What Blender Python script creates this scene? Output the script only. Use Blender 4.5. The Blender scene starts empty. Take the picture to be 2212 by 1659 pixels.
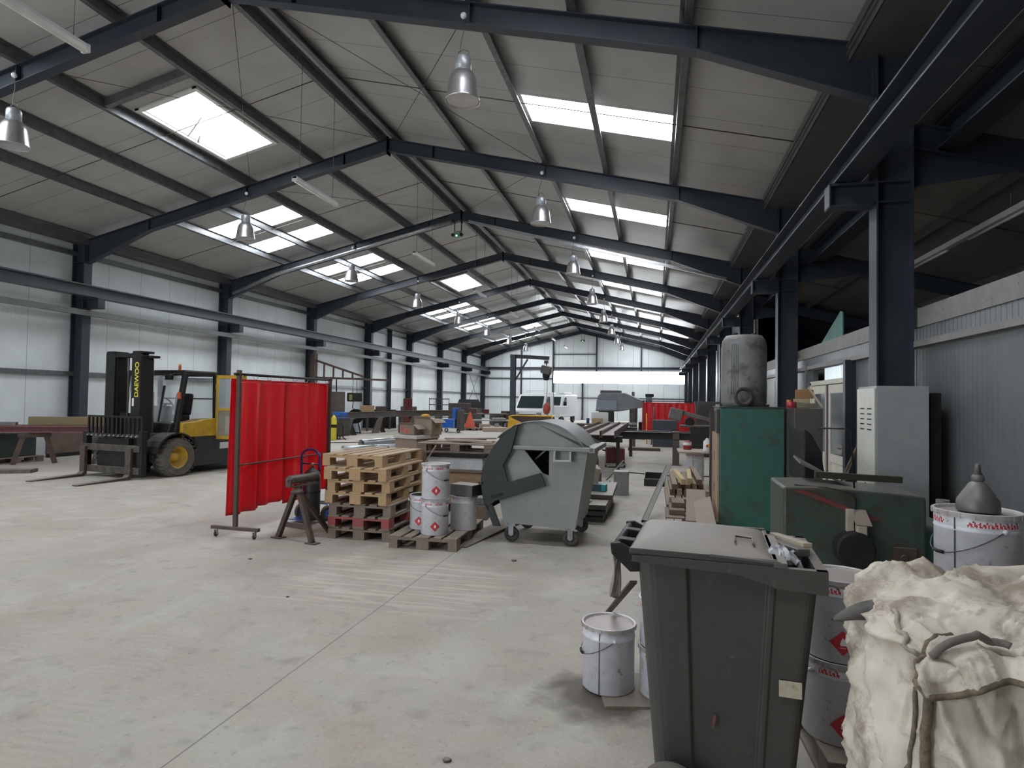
import bpy, math, random
from mathutils import Vector, Matrix, Euler
random.seed(7)
PI = math.pi
SC = bpy.context.scene
COL = SC.collection
R = math.radians

# ------------------------------------------------------------------ materials
MATS = {}
def mat(name, col, rough=0.6, metal=0.0, col2=None, nscale=6.0, namt=0.5, bump=0.0, bscale=40.0,
        dust=0.0, dustcol=(0.36, 0.32, 0.28), spots=0.0, spotcol=(0.05, 0.04, 0.03), spotscale=18.0, spothi=.70,
        emit=0.0, alpha=None, trans=0.0, spec=None, stretch=None):
    """A procedural surface: base colour broken up by noise, optional stains and settled dust on upward faces."""
    if name in MATS: return MATS[name]
    m = bpy.data.materials.new(name); m.use_nodes = True
    nt = m.node_tree; N = nt.nodes; L = nt.links
    b = N['Principled BSDF']
    b.inputs['Roughness'].default_value = rough
    b.inputs['Metallic'].default_value = metal
    if spec is not None: b.inputs['Specular IOR Level'].default_value = spec
    c4 = lambda c: (c[0], c[1], c[2], 1.0)
    tc = N.new('ShaderNodeTexCoord')
    vec = tc.outputs['Object']
    if stretch:
        mp = N.new('ShaderNodeMapping'); mp.inputs['Scale'].default_value = stretch
        L.new(vec, mp.inputs['Vector']); vec = mp.outputs['Vector']
    cur = None
    def mix(a, bcol, fac):
        x = N.new('ShaderNodeMix'); x.data_type = 'RGBA'
        L.new(fac, x.inputs[0])
        if isinstance(a, tuple): x.inputs[6].default_value = c4(a)
        else: L.new(a, x.inputs[6])
        if isinstance(bcol, tuple): x.inputs[7].default_value = c4(bcol)
        else: L.new(bcol, x.inputs[7])
        return x.outputs[2]
    def noise(scale, detail=5.0, lo=0.35, hi=0.65, rough_=0.6):
        n = N.new('ShaderNodeTexNoise'); n.inputs['Scale'].default_value = scale
        n.inputs['Detail'].default_value = detail; n.inputs['Roughness'].default_value = rough_
        L.new(vec, n.inputs['Vector'])
        r = N.new('ShaderNodeMapRange'); r.inputs[1].default_value = lo; r.inputs[2].default_value = hi
        L.new(n.outputs['Fac'], r.inputs[0])
        return r.outputs[0]
    if col2 is None: col2 = tuple(c * (1 - 0.25 * namt) for c in col)
    cur = mix(col, col2, noise(nscale))
    if spots > 0:
        cur = mix(cur, spotcol, noise(spotscale, 8.0, 0.62 - 0.12 * spots, spothi, 0.7))
    if dust > 0:
        g = N.new('ShaderNodeNewGeometry'); s = N.new('ShaderNodeSeparateXYZ')
        L.new(g.outputs['Normal'], s.inputs[0])
        r = N.new('ShaderNodeMapRange'); r.inputs[1].default_value = 0.35; r.inputs[2].default_value = 0.95
        r.inputs[4].default_value = dust
        L.new(s.outputs['Z'], r.inputs[0])
        cur = mix(cur, dustcol, r.outputs[0])
    L.new(cur, b.inputs['Base Color'])
    if bump > 0:
        n = N.new('ShaderNodeTexNoise'); n.inputs['Scale'].default_value = bscale; n.inputs['Detail'].default_value = 6
        L.new(vec, n.inputs['Vector'])
        bp = N.new('ShaderNodeBump'); bp.inputs['Strength'].default_value = bump; bp.inputs['Distance'].default_value = 0.01
        L.new(n.outputs['Fac'], bp.inputs['Height']); L.new(bp.outputs['Normal'], b.inputs['Normal'])
    if emit > 0:
        b.inputs['Emission Color'].default_value = c4(col); b.inputs['Emission Strength'].default_value = emit
    if trans > 0: b.inputs['Transmission Weight'].default_value = trans
    if alpha is not None: b.inputs['Alpha'].default_value = alpha
    MATS[name] = m
    return m

# ------------------------------------------------------------------ mesh builder
class MB:
    def __init__(s): s.v = []; s.f = []; s.M = Matrix.Identity(4); s.sm = []
    def at(s, loc=(0, 0, 0), rot=(0, 0, 0)):
        s.M = Matrix.Translation(loc) @ Euler(rot).to_matrix().to_4x4(); return s
    def add(s, vs, fs, smooth=False):
        o = len(s.v)
        s.v += [tuple(s.M @ Vector(p)) for p in vs]
        s.f += [tuple(i + o for i in f) for f in fs]; s.sm += [smooth] * len(fs)
        return s
    def bb(s, x0, x1, y0, y1, z0, z1):
        x0, x1 = min(x0, x1), max(x0, x1); y0, y1 = min(y0, y1), max(y0, y1); z0, z1 = min(z0, z1), max(z0, z1)
        return s.add([(x0,y0,z0),(x1,y0,z0),(x1,y1,z0),(x0,y1,z0),(x0,y0,z1),(x1,y0,z1),(x1,y1,z1),(x0,y1,z1)],
                     [(0,3,2,1),(4,5,6,7),(0,1,5,4),(1,2,6,5),(2,3,7,6),(3,0,4,7)])
    def box(s, c, d, rot=None):
        m = s.M
        if rot: s.M = m @ Matrix.Translation(c) @ Euler(rot).to_matrix().to_4x4(); cc = (0, 0, 0)
        else: cc = c
        s.bb(cc[0]-d[0]/2, cc[0]+d[0]/2, cc[1]-d[1]/2, cc[1]+d[1]/2, cc[2]-d[2]/2, cc[2]+d[2]/2)
        s.M = m; return s
    def bar(s, p, q, w, h, up=(0, 0, 1)):
        """rectangular bar from p to q, w across, h along up"""
        p = Vector(p); q = Vector(q); d = q - p; l = d.length; d.normalize()
        u = Vector(up)
        if abs(u.dot(d)) > .99: u = Vector((0, 1, 0))
        sd = d.cross(u).normalized(); u = sd.cross(d)
        vs = []
        for b in (p, q):
            for a, c in ((-1, -1), (1, -1), (1, 1), (-1, 1)): vs.append(b + sd * a * w / 2 + u * c * h / 2)
        return s.add(vs, [(0,1,2,3),(7,6,5,4),(0,4,5,1),(1,5,6,2),(2,6,7,3),(3,7,4,0)])
    def ibeam(s, p, q, h, w, tw=0.012, tf=0.018, up=(0, 0, 1)):
        p = Vector(p); q = Vector(q); d = (q - p).normalized(); u = Vector(up)
        if abs(u.dot(d)) > .99: u = Vector((0, 1, 0))
        sd = d.cross(u).normalized(); u = sd.cross(d)
        o = u * (h / 2 - tf / 2)
        s.bar(p + o, q + o, w, tf, u); s.bar(p - o, q - o, w, tf, u); s.bar(p, q, tw, h - 2 * tf, u)
        return s
    def tube(s, path, r, n=8, cap=True, radii=None):
        path = [Vector(p) for p in path]; vs = []; fs = []
        prev = None
        for i, p in enumerate(path):
            if i == 0: d = path[1] - p
            elif i == len(path) - 1: d = p - path[i-1]
            else: d = (path[i+1] - p).normalized() + (p - path[i-1]).normalized()
            d.normalize()
            if prev is None:
                u = Vector((0, 0, 1)) if abs(d.z) < .9 else Vector((1, 0, 0))
                u = (u - d * u.dot(d)).normalized()
            else: u = (prev - d * prev.dot(d)).normalized()
            prev = u; w = d.cross(u)
            rr = radii[i] if radii else r
            for k in range(n):
                a = 2 * PI * k / n; vs.append(p + (u * math.cos(a) + w * math.sin(a)) * rr)
        for i in range(len(path) - 1):
            for k in range(n):
                a = i * n + k; b = i * n + (k + 1) % n
                fs.append((a, b, b + n, a + n))
        s.add(vs, fs, True)
        if cap:
            s.add(vs[:n], [tuple(range(n - 1, -1, -1))]); s.add(vs[-n:], [tuple(range(n))])
        return s
    def cyl(s, p, q, r, n=20, r2=None): return s.tube([p, q], r, n, True, [r, r if r2 is None else r2])
    def lathe(s, prof, n=28, c=(0, 0, 0), cap0=False, cap1=False, smooth=True):
        vs = []; fs = []
        for (r, z) in prof:
            for k in range(n):
                a = 2 * PI * k / n; vs.append((c[0] + r * math.cos(a), c[1] + r * math.sin(a), c[2] + z))
        for i in range(len(prof) - 1):
            for k in range(n):
                a = i * n + k; b = i * n + (k + 1) % n; fs.append((a, b, b + n, a + n))
        s.add(vs, fs, smooth)
        if cap0: s.add(vs[:n], [tuple(range(n - 1, -1, -1))])
        if cap1: s.add(vs[-n:], [tuple(range(n))])
        return s
    def prism(s, poly, a, b, axis='y'):
        """2-D outline swept from a to b along an axis (outline in the other two, in xyz order)"""
        def P(u, v, t): return {'x': (t, u, v), 'y': (u, t, v), 'z': (u, v, t)}[axis]
        n = len(poly)
        vs = [P(u, v, a) for u, v in poly] + [P(u, v, b) for u, v in poly]
        fs = [tuple(range(n)), tuple(range(2 * n - 1, n - 1, -1))]
        fs += [(i, i + n, (i + 1) % n + n, (i + 1) % n) for i in range(n)]
        return s.add(vs, fs)
    def grid(s, fn, nu, nv, smooth=True, wrap=False):
        vs = [fn(i / nu, j / nv) for j in range(nv + 1) for i in range(nu + 1)]
        w = nu + 1
        return s.add(vs, [(j*w+i, j*w+i+1, (j+1)*w+i+1, (j+1)*w+i) for j in range(nv) for i in range(nu)], smooth)
    def ball(s, c, r, nu=16, nv=10, sc=(1, 1, 1)):
        return s.grid(lambda u, v: (c[0] + r*sc[0]*math.cos(2*PI*u)*math.sin(PI*v), c[1] + r*sc[1]*math.sin(2*PI*u)*math.sin(PI*v), c[2] - r*sc[2]*math.cos(PI*v)), nu, nv)
    def torus(s, c, R0, r, axis='z', nu=28, nv=10, a0=0, a1=2*PI):
        def f(u, v):
            a = a0 + (a1 - a0) * u; b = 2 * PI * v
            x, y, z = (R0 + r*math.cos(b))*math.cos(a), (R0 + r*math.cos(b))*math.sin(a), r*math.sin(b)
            p = {'z': (x, y, z), 'x': (z, x, y), 'y': (x, z, y)}[axis]
            return (c[0]+p[0], c[1]+p[1], c[2]+p[2])
        return s.grid(f, nu, nv)

def build(name, mb, m, parent=None, bevel=0.0, seg=2, solid=0.0, subsurf=0):
    me = bpy.data.meshes.new(name)
    me.from_pydata([tuple(p) for p in mb.v], [], mb.f)
    me.polygons.foreach_set('use_smooth', mb.sm)
    me.materials.append(m)
    import bmesh
    bm = bmesh.new(); bm.from_mesh(me)
    bmesh.ops.remove_doubles(bm, verts=bm.verts, dist=1e-5)
    bmesh.ops.recalc_face_normals(bm, faces=bm.faces)
    bm.to_mesh(me); bm.free()
    o = bpy.data.objects.new(name, me); COL.objects.link(o)
    if parent: o.parent = parent
    if solid:
        md = o.modifiers.new('solid', 'SOLIDIFY'); md.thickness = solid; md.offset = 0
    if subsurf:
        md = o.modifiers.new('sub', 'SUBSURF'); md.levels = subsurf; md.render_levels = subsurf
    if bevel:
        md = o.modifiers.new('bevel', 'BEVEL'); md.width = bevel; md.segments = seg; md.limit_method = 'ANGLE'; md.angle_limit = R(40)
        md.use_clamp_overlap = True
    return o

def tag(o, label, cat, group=None):
    o['label'] = label; o['category'] = cat
    if group: o['group'] = group
    return o
def thing(name, label, cat, loc=(0, 0, 0), rz=0.0, group=None):
    o = bpy.data.objects.new(name, None); COL.objects.link(o)
    o.empty_display_size = 0.1
    o.location = loc; o.rotation_euler = (0, 0, rz)
    return tag(o, label, cat, group)
def solo(name, mb, m, label, cat, group=None, loc=(0, 0, 0), rot=(0, 0, 0), **kw):
    o = build(name, mb, m, None, **kw); o.location = loc; o.rotation_euler = rot
    return tag(o, label, cat, group)
def struct(name, mb=None, m=None, parent=None, **kw):
    if mb is None:
        o = bpy.data.objects.new(name, None); COL.objects.link(o)
    else: o = build(name, mb, m, parent, **kw)
    if not parent: o['kind'] = 'structure'
    return o
def dup(root, loc=None, rz=None, label=None, group=None):
    """copy of a thing with copies of its parts and sub-parts (mesh data shared)"""
    def rec(o, par):
        c = o.copy(); COL.objects.link(c)
        if par: c.parent = par
        for ch in [k for k in bpy.data.objects if k.parent == o]: rec(ch, c)
        return c
    c = rec(root, None)
    if loc is not None: c.location = loc
    if rz is not None: c.rotation_euler = (0, 0, rz)
    if label: c['label'] = label
    if group: c['group'] = group
    return c
def text_mb(s, size, depth=0.001, align='CENTER', bold=0.0):
    cu = bpy.data.curves.new('txt', 'FONT'); cu.body = s; cu.size = size; cu.extrude = depth; cu.offset = bold
    cu.align_x = align; cu.align_y = 'CENTER'
    o = bpy.data.objects.new('txt', cu); COL.objects.link(o)
    bpy.context.view_layer.update()
    me = o.to_mesh(); vs = [tuple(v.co) for v in me.vertices]; fs = [tuple(p.vertices) for p in me.polygons]
    o.to_mesh_clear(); bpy.data.objects.remove(o); bpy.data.curves.remove(cu)
    return vs, fs

# ------------------------------------------------------------------ palette
M = {}
M['steel'] = mat('dark_blue_steel', (0.028, 0.036, 0.050), .46, 0, (0.036, 0.043, 0.054), 3, bump=.05, spec=.4)
M['purlin'] = mat('galvanised_purlin', (0.17, 0.18, 0.185), .38, .55, (0.12, 0.125, 0.13), 8)
M['black'] = mat('black_paint', (0.011, 0.011, 0.012), .55, 0, (0.02, 0.019, 0.018), 9, spec=.3)
M['rubber'] = mat('rubber', (0.03, 0.03, 0.03), .8, 0, (0.07, 0.062, 0.055), 7, dust=.3)
M['darkmetal'] = mat('dark_dusty_metal', (0.05, 0.045, 0.042), .55, .3, (0.11, 0.09, 0.075), 9, dust=.5)
M['rust'] = mat('rusty_steel', (0.10, 0.06, 0.045), .7, .2, (0.06, 0.045, 0.04), 10, dust=.45, bump=.15)
M['raw'] = mat('raw_steel', (0.14, 0.125, 0.115), .5, .5, (0.09, 0.08, 0.075), 8, dust=.4)
M['galv'] = mat('bright_galvanised', (0.42, 0.43, 0.44), .35, .8, (0.3, 0.31, 0.32), 12)
M['chrome'] = mat('bright_steel', (0.55, 0.55, 0.56), .25, .9)
M['white'] = mat('white_paint', (0.72, 0.72, 0.73), .4, 0, (0.6, 0.6, 0.6), 9)
M['glass'] = mat('window_glass', (0.75, 0.82, 0.84), .05, 0, alpha=.22)
# ------------------------------------------------------------------ the hall
XR0, XL, XRT = -6.57, -15.69, 2.54          # ridge line, inner faces of the left and right columns
WL = -16.10                                  # left cladding
PITCH = 0.236
BAYS = [14.14 + 6 * k for k in range(-3, 8)]
Y0, Y1 = -6.0, 56.35
def ztop(x): return 8.19 - PITCH * abs(x - XR0)          # top of the rafters
def zroof(x): return 8.39 - PITCH * abs(x - XR0)         # underside of the roof sheets

def lined(name, col, axis, step, width, rough=.5, col2=None, linecol=(.12, .12, .12), nscale=2.0, ribs=0.0, metal=0.0, off=0.0, dirt=0.0, ribaxis=None):
    """sheet cladding: joints every `step` metres along an axis, optional fine ribs"""
    m = mat(name, col, rough, metal, col2, nscale)
    nt = m.node_tree; N = nt.nodes; L = nt.links; b = N['Principled BSDF']
    src = b.inputs['Base Color'].links[0].from_socket
    tc = N.new('ShaderNodeTexCoord'); sp = N.new('ShaderNodeSeparateXYZ'); L.new(tc.outputs['Object'], sp.inputs[0])
    def frac(ax, st, o_):
        a = N.new('ShaderNodeMath'); a.operation = 'ADD'; a.inputs[1].default_value = 1000 + o_; L.new(sp.outputs[ax], a.inputs[0])
        d = N.new('ShaderNodeMath'); d.operation = 'DIVIDE'; d.inputs[1].default_value = st; L.new(a.outputs[0], d.inputs[0])
        f = N.new('ShaderNodeMath'); f.operation = 'FRACT'; L.new(d.outputs[0], f.inputs[0]); return f.outputs[0]
    fr = frac(axis, step, off)
    lt = N.new('ShaderNodeMath'); lt.operation = 'LESS_THAN'; lt.inputs[1].default_value = width / step; L.new(fr, lt.inputs[0])
    x = N.new('ShaderNodeMix'); x.data_type = 'RGBA'; L.new(lt.outputs[0], x.inputs[0]); L.new(src, x.inputs[6]); x.inputs[7].default_value = (*linecol, 1)
    L.new(x.outputs[2], b.inputs['Base Color'])
    if ribs:
        f2 = frac(ribaxis if ribaxis is not None else axis, ribs, 0)
        pp = N.new('ShaderNodeMath'); pp.operation = 'PINGPONG'; pp.inputs[1].default_value = .5; L.new(f2, pp.inputs[0])
        bp = N.new('ShaderNodeBump'); bp.inputs['Strength'].default_value = .15; bp.inputs['Distance'].default_value = .02
        L.new(pp.outputs[0], bp.inputs['Height']); L.new(bp.outputs['Normal'], b.inputs['Normal'])
    return m

# floor -------------------------------------------------------------
def floor_material():
    m = bpy.data.materials.new('dusty_concrete_floor'); m.use_nodes = True
    nt = m.node_tree; N = nt.nodes; L = nt.links; b = N['Principled BSDF']
    tc = N.new('ShaderNodeTexCoord'); V = tc.outputs['Object']
    sp = N.new('ShaderNodeSeparateXYZ'); L.new(V, sp.inputs[0])
    def math_(op, a, bb=None, c=None):
        n = N.new('ShaderNodeMath'); n.operation = op
        for i, q in enumerate((a, bb, c)):
            if q is None: continue
            if isinstance(q, (int, float)): n.inputs[i].default_value = q
            else: L.new(q, n.inputs[i])
        return n.outputs[0]
    def noise(scale, det=6, lo=.35, hi=.65, dist=0.0, vec=None):
        n = N.new('ShaderNodeTexNoise'); n.inputs['Scale'].default_value = scale; n.inputs['Detail'].default_value = det
        n.inputs['Distortion'].default_value = dist; L.new(vec or V, n.inputs['Vector'])
        r = N.new('ShaderNodeMapRange'); r.inputs[1].default_value = lo; r.inputs[2].default_value = hi; L.new(n.outputs['Fac'], r.inputs[0])
        return r.outputs[0]
    def mix(a, c, fac):
        x = N.new('ShaderNodeMix'); x.data_type = 'RGBA'
        if isinstance(fac, (int, float)): x.inputs[0].default_value = fac
        else: L.new(fac, x.inputs[0])
        for i, q in ((6, a), (7, c)):
            if isinstance(q, tuple): x.inputs[i].default_value = (*q, 1)
            else: L.new(q, x.inputs[i])
        return x.outputs[2]
    def band(x, c, w, soft):   # 1 inside |x-c|<w
        d = math_('ABSOLUTE', math_('SUBTRACT', x, c))
        r = N.new('ShaderNodeMapRange'); r.inputs[1].default_value = w; r.inputs[2].default_value = w + soft
        r.inputs[3].default_value = 1; r.inputs[4].default_value = 0; L.new(d, r.inputs[0]); return r.outputs[0]
    base = mix((.44, .405, .355), (.36, .325, .28), noise(.55, 7, .35, .65, .6))
    base = mix(base, (.40, .325, .29), math_('MULTIPLY', noise(2.1, 6, .48, .66, .8), .55))
    base = mix(base, (.40, .385, .30), math_('MULTIPLY', noise(2.9, 6, .50, .68, .5), .45))
    base = mix(base, (.52, .50, .47), math_('MULTIPLY', noise(1.7, 8, .5, .72, 1.0), .55))
    base = mix(base, (.58, .56, .52), math_('MULTIPLY', noise(38, 4, .55, .75), .35))
    base = mix(base, (.22, .20, .18), math_('MULTIPLY', noise(21, 8, .60, .72), .40))
    base = mix(base, (.24, .215, .19), math_('MULTIPLY', noise(5.5, 10, .56, .76), .55))
    base = mix(base, (.36, .26, .21), math_('MULTIPLY', noise(.9, 5, .55, .75), .35))
    # small dark flecks of debris
    base = mix(base, (.10, .085, .075), math_('MULTIPLY', noise(60, 2, .70, .74), .5))
    # scuffed pale strips in front of the pallets, reddish drag marks
    pv = math_('MULTIPLY', band(sp.outputs[0], -2.35, .75, .5), band(sp.outputs[1], 5.35, .55, .4))
    mp = N.new('ShaderNodeMapping'); mp.inputs['Scale'].default_value = (.8, 9, 1); mp.inputs['Rotation'].default_value = (0, 0, R(-12)); L.new(V, mp.inputs['Vector'])
    base = mix(base, (.56, .48, .42), math_('MULTIPLY', pv, math_('MULTIPLY', noise(1.6, 4, .5, .6, 0, mp.outputs['Vector']), .7)))
    # tyre tread tracks on the left
    u = math_('ADD', math_('MULTIPLY', sp.outputs[0], .93), math_('MULTIPLY', sp.outputs[1], .37))
    w = math_('SUBTRACT', math_('MULTIPLY', sp.outputs[1], .93), math_('MULTIPLY', sp.outputs[0], .37))
    tr = math_('ADD', band(u, -1.75, .16, .06), math_('ADD', band(u, -2.55, .16, .06), band(u, -1.2, .10, .05)))
    ch = math_('LESS_THAN', math_('FRACT', math_('ADD', math_('MULTIPLY', w, 14), math_('MULTIPLY', math_('ABSOLUTE', math_('FRACT', math_('MULTIPLY', u, 3.1))), 1.5))), .45)
    base = mix(base, (.50, .46, .42), math_('MULTIPLY', math_('MULTIPLY', tr, ch), math_('MULTIPLY', noise(1.4, 4, .40, .6), .24)))
    # saw-cut joints
    j1 = math_('ADD', math_('SUBTRACT', sp.outputs[0], math_('MULTIPLY', sp.outputs[1], CRK[1])), -CRK[0])
    base = mix(base, (.15, .13, .12), math_('MULTIPLY', band(j1, 0, .0025, .004), .8))
    j2 = band(math_('SUBTRACT', sp.outputs[1], 13.0), 0, .008, .008)
    base = mix(base, (.15, .13, .12), math_('MULTIPLY', j2, .5))
    # oily stain round the small can
    d2 = math_('SQRT', math_('ADD', math_('POWER', math_('SUBTRACT', sp.outputs[0], -.30), 2), math_('POWER', math_('SUBTRACT', sp.outputs[1], 3.62), 2)))
    st = N.new('ShaderNodeMapRange'); st.inputs[1].default_value = .19; st.inputs[2].default_value = .38; st.inputs[3].default_value = .8; st.inputs[4].default_value = 0
    L.new(math_('ADD', d2, math_('MULTIPLY', math_('SUBTRACT', noise(5, 4), .5), .12)), st.inputs[0])
    base = mix(base, (.06, .045, .035), st.outputs[0])
    L.new(base, b.inputs['Base Color'])
    b.inputs['Roughness'].default_value = .72
    b.inputs['Specular IOR Level'].default_value = .35
    n = N.new('ShaderNodeTexNoise'); n.inputs['Scale'].default_value = 45; n.inputs['Detail'].default_value = 8; L.new(V, n.inputs['Vector'])
    bp = N.new('ShaderNodeBump'); bp.inputs['Strength'].default_value = .12; bp.inputs['Distance'].default_value = .01
    L.new(n.outputs['Fac'], bp.inputs['Height']); L.new(bp.outputs['Normal'], b.inputs['Normal'])
    return m

CRK = (-2.19, 0.0062)
struct('floor', MB().bb(-16.4, 9.4, Y0 - .3, Y1 + .3, -.2, 0), floor_material())

# roof ---------------------------------------------------------------
M['roof'] = lined('roof_sheet', (.44, .435, .42), 1, 1.0, .014, .34, (.385, .375, .36), (.13, .125, .12), 1.2)
M['pane'] = mat('translucent_roof_light', (.90, .95, 1.0), .4, emit=15.0)
holes = {'L': [], 'R': []}
sky = []          # (side, x0, x1, y0, y1)
for k in range(-3, 7):
    f = 14.14 + 6 * k
    sky.append(('R', -2.50, .30, f + 2.95, f + 4.05))
for k in (0, 1, 3, 4):
    f = 14.14 + 6 * k
    sky.append(('L', -13.45, -10.85, f + 1.95, f + 3.02)); sky.append(('L', -13.45, -10.85, f + 3.88, f + 4.95))
for k in (-3, -2):
    f = 14.14 + 6 * k
    sky.append(('L', -13.45, -10.85, f + 1.95, f + 3.02)); sky.append(('L', -13.45, -10.85, f + 3.88, f + 4.95))
sky.append(('L', -13.45, -10.0, 52.6, 53.7)); sky.append(('L', -13.45, -10.0, 51.0, 52.0))
hatches = [(-10.25, -9.0, 10.35, 12.85), (-10.25, -9.0, 28.3, 31.2), (-10.25, -9.0, 46.3, 48.8)]
for s_, a, b_, c, d in sky: holes[s_].append((a, b_, c, d))
for h in hatches: holes['L'].append(h)
for side, name in (('L', 'ceiling_left'), ('R', 'ceiling_right')):
    xs = {WL - .1, XR0} if side == "L" else {XR0, 3.05}
    ys = {Y0, Y1}
    for a, b_, c, d in holes[side]: xs |= {a, b_}; ys |= {c, d}
    xs = sorted(xs); ys = sorted(ys); mb = MB(); vs = [(x, y, zroof(x)) for y in ys for x in xs]; fs = []
    for j in range(len(ys) - 1):
        for i in range(len(xs) - 1):
            cx, cy = (xs[i] + xs[i+1]) / 2, (ys[j] + ys[j+1]) / 2
            if any(a < cx < b_ and c < cy < d for a, b_, c, d in holes[side]): continue
            n = len(xs); fs.append((j*n+i, j*n+i+1, (j+1)*n+i+1, (j+1)*n+i))
    mb.add(vs, fs)
    o = struct(name, mb, M['roof'])
    md = o.modifiers.new('solid', 'SOLIDIFY'); md.thickness = .06; md.offset = -1 if o.data.polygons[0].normal.z < 0 else 1
wn = 1
for s_, a, b_, c, d in sky:
    mb = MB(); mb.add([(a, c, zroof(a)+.02), (b_, c, zroof(b_)+.02), (b_, d, zroof(b_)+.02), (a, d, zroof(a)+.02)], [(0, 1, 2, 3)])
    w_ = struct('window_%d' % wn, mb, M['pane'], solid=.012); wn += 1
M['curb'] = mat('white_curb', (.7, .7, .68), .5)
for a, b_, c, d in hatches:
    root = struct('window_%d' % wn); wn += 1
    def q(x, y, h): return (x, y, zroof(x) + h)
    mb = MB()
    for x in (a, b_): mb.add([q(x, c, 0), q(x, d, 0), q(x, d, .28), q(x, c, .28)], [(0, 1, 2, 3)])
    for y in (c, d): mb.add([q(a, y, 0), q(b_, y, 0), q(b_, y, .28), q(a, y, .28)], [(0, 1, 2, 3)])
    build('window_curb', mb, M['curb'], root, solid=.02)
    mb = MB()
    for x in (a - .05, b_ + .05): mb.bar(q(x, c - .1, -.03), q(x, d + .1, -.03), .10, .05)
    for y in (c - .05, d + .05): mb.bar(q(a - .1, y, -.03), q(b_ + .1, y, -.03), .10, .05)
    build('window_frame', mb, M['curb'], root)
    build('pane', MB().add([q(a, c, .28), q(b_, c, .28), q(b_, d, .28), q(a, d, .28)], [(0, 1, 2, 3)]), M['pane'], root, solid=.012)
    my = (c + d) / 2
    build('opener', MB().tube([q(a, my, -.02), q(a + .55, my - .25, .12)], .018).tube([q(a, my + .3, -.04), q(a + .1, my + .3, .25)], .02), M['galv'], root)

tn = [1]
def trim(mb=None, m=None, **kw):
    o = struct('trim_%d' % tn[0], mb, m, **kw); tn[0] += 1; return o
# portal frames ---------------------------------------------------------
def frame(Y, last=False):
    root = trim()
    fw_ = .18
    def rafter(sg):
        half = 9.11 + .02
        mb = MB()
        H1, H2 = 7.05, 9.11
        def bot(dx):
            z = 7.885 - PITCH * dx
            if dx > H1: z = z + (5.39 - (7.885 - PITCH * H2)) * (dx - H1) / (H2 - H1)
            return z
        top = lambda dx: 8.19 - PITCH * dx
        pts = [0, H1, H2]
        X = lambda dx: XR0 + sg * dx
        web = [(X(d), top(d) - .005) for d in pts] + [(X(d), bot(d) + .005) for d in reversed(pts)]
        mb.prism(web, Y - .006, Y + .006, 'y')
        for fn, ends in ((top, (0, H2)), (bot, (0, H1, H2))):
            for a, b_ in zip(ends[:-1], ends[1:]):
                up = Vector((-(fn(b_) - fn(a)) * sg, 0, (b_ - a))).normalized()
                mb.bar((X(a), Y, fn(a)), (X(b_), Y, fn(b_)), fw_, .016, up)
        for d in (1.2, 4.0, H1, H2 - .01):
            mb.bb(X(d) - .006, X(d) + .006, Y - fw_/2, Y + fw_/2, bot(d), top(d))
        mb.bb(X(0) - .01, X(0) + .01, Y - .1, Y + .1, 7.80, 8.24)
        build('rafter', mb, M['steel'], root)
    rafter(-1); rafter(1)
    for sg, xi in ((-1, XL), (1, XRT)):
        mb = MB(); xo = xi + sg * .40; zt = 6.02 if sg < 0 else 6.05
        mb.bb(xi, xi + sg * .02, Y - .13, Y + .13, 0, zt); mb.bb(xo - sg * .02, xo, Y - .13, Y + .13, 0, zt)
        mb.bb(xi + sg*.01, xo - sg*.01, Y - .007, Y + .007, 0, zt)
        for z in (4.12, 4.36, 5.40): mb.bb(xi, xo, Y - .12, Y + .12, z - .008, z + .008)
        mb.bb(min(xi, xo) - .04, max(xi, xo) + .04, Y - .16, Y + .16, 0, .025)
        build('column', mb, M['steel'], root)
        mb = MB()
        e = xi - sg * .50
        mb.prism([(xi, 4.36), (e, 4.36), (e, 4.12), (xi, 4.10)], Y - .008, Y + .008, 'y')
        mb.bb(xi, e, Y - .11, Y + .11, 4.345, 4.375); mb.bb(xi, e, Y - .11, Y + .11, 4.09, 4.11); mb.bb(e - .008, e + .008, Y - .11, Y + .11, 4.1, 4.37)
        build('corbel', mb, M['steel'], root)
    if not last:      # lean-to rafter on the right, fixed to the same columns
        mb = MB(); x0, z0, x1, z1 = 2.95, 5.06, 9.1, 3.40
        mb.ibeam((x0, Y, z0 - .15), (x1, Y, z1 - .15), .30, .16)
        mb.prism([(x0, z0 - .3), (x0, z0 - .75), (x0 + 1.2, z0 - .62)], Y - .008, Y + .008, 'y')
        build('rafter', mb, M['steel'], root)
    return root
for y in BAYS[:-1]: frame(y)
frame(56.05, True)
# purlins (each one bar running the length of the hall)
for dx in (.16, 2.08, 3.97, 5.40, 6.90, -.18, -1.98, -3.93, -5.38, -6.83):
    x = XR0 + dx; z0 = ztop(x); sg = 1 if dx > 0 else -1
    mb = MB(); mb.bar((x, Y0, z0 + .10), (x, Y1, z0 + .10), .006, .19)
    mb.bar((x + sg*.045, Y0, z0 + .006), (x + sg*.045, Y1, z0 + .006), .095, .006); mb.bar((x - sg*.03, Y0, z0 + .19), (x - sg*.03, Y1, z0 + .19), .065, .006)
    mb.bar((x + sg*.092, Y0, z0 + .015), (x + sg*.092, Y1, z0 + .015), .006, .03)
    trim(mb, M['purlin'])
    mb = MB()
    for y in BAYS: mb.bb(x - .035, x - .02, y - .09, y + .09, z0, z0 + .2)
    trim(mb, M['steel'])
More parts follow.
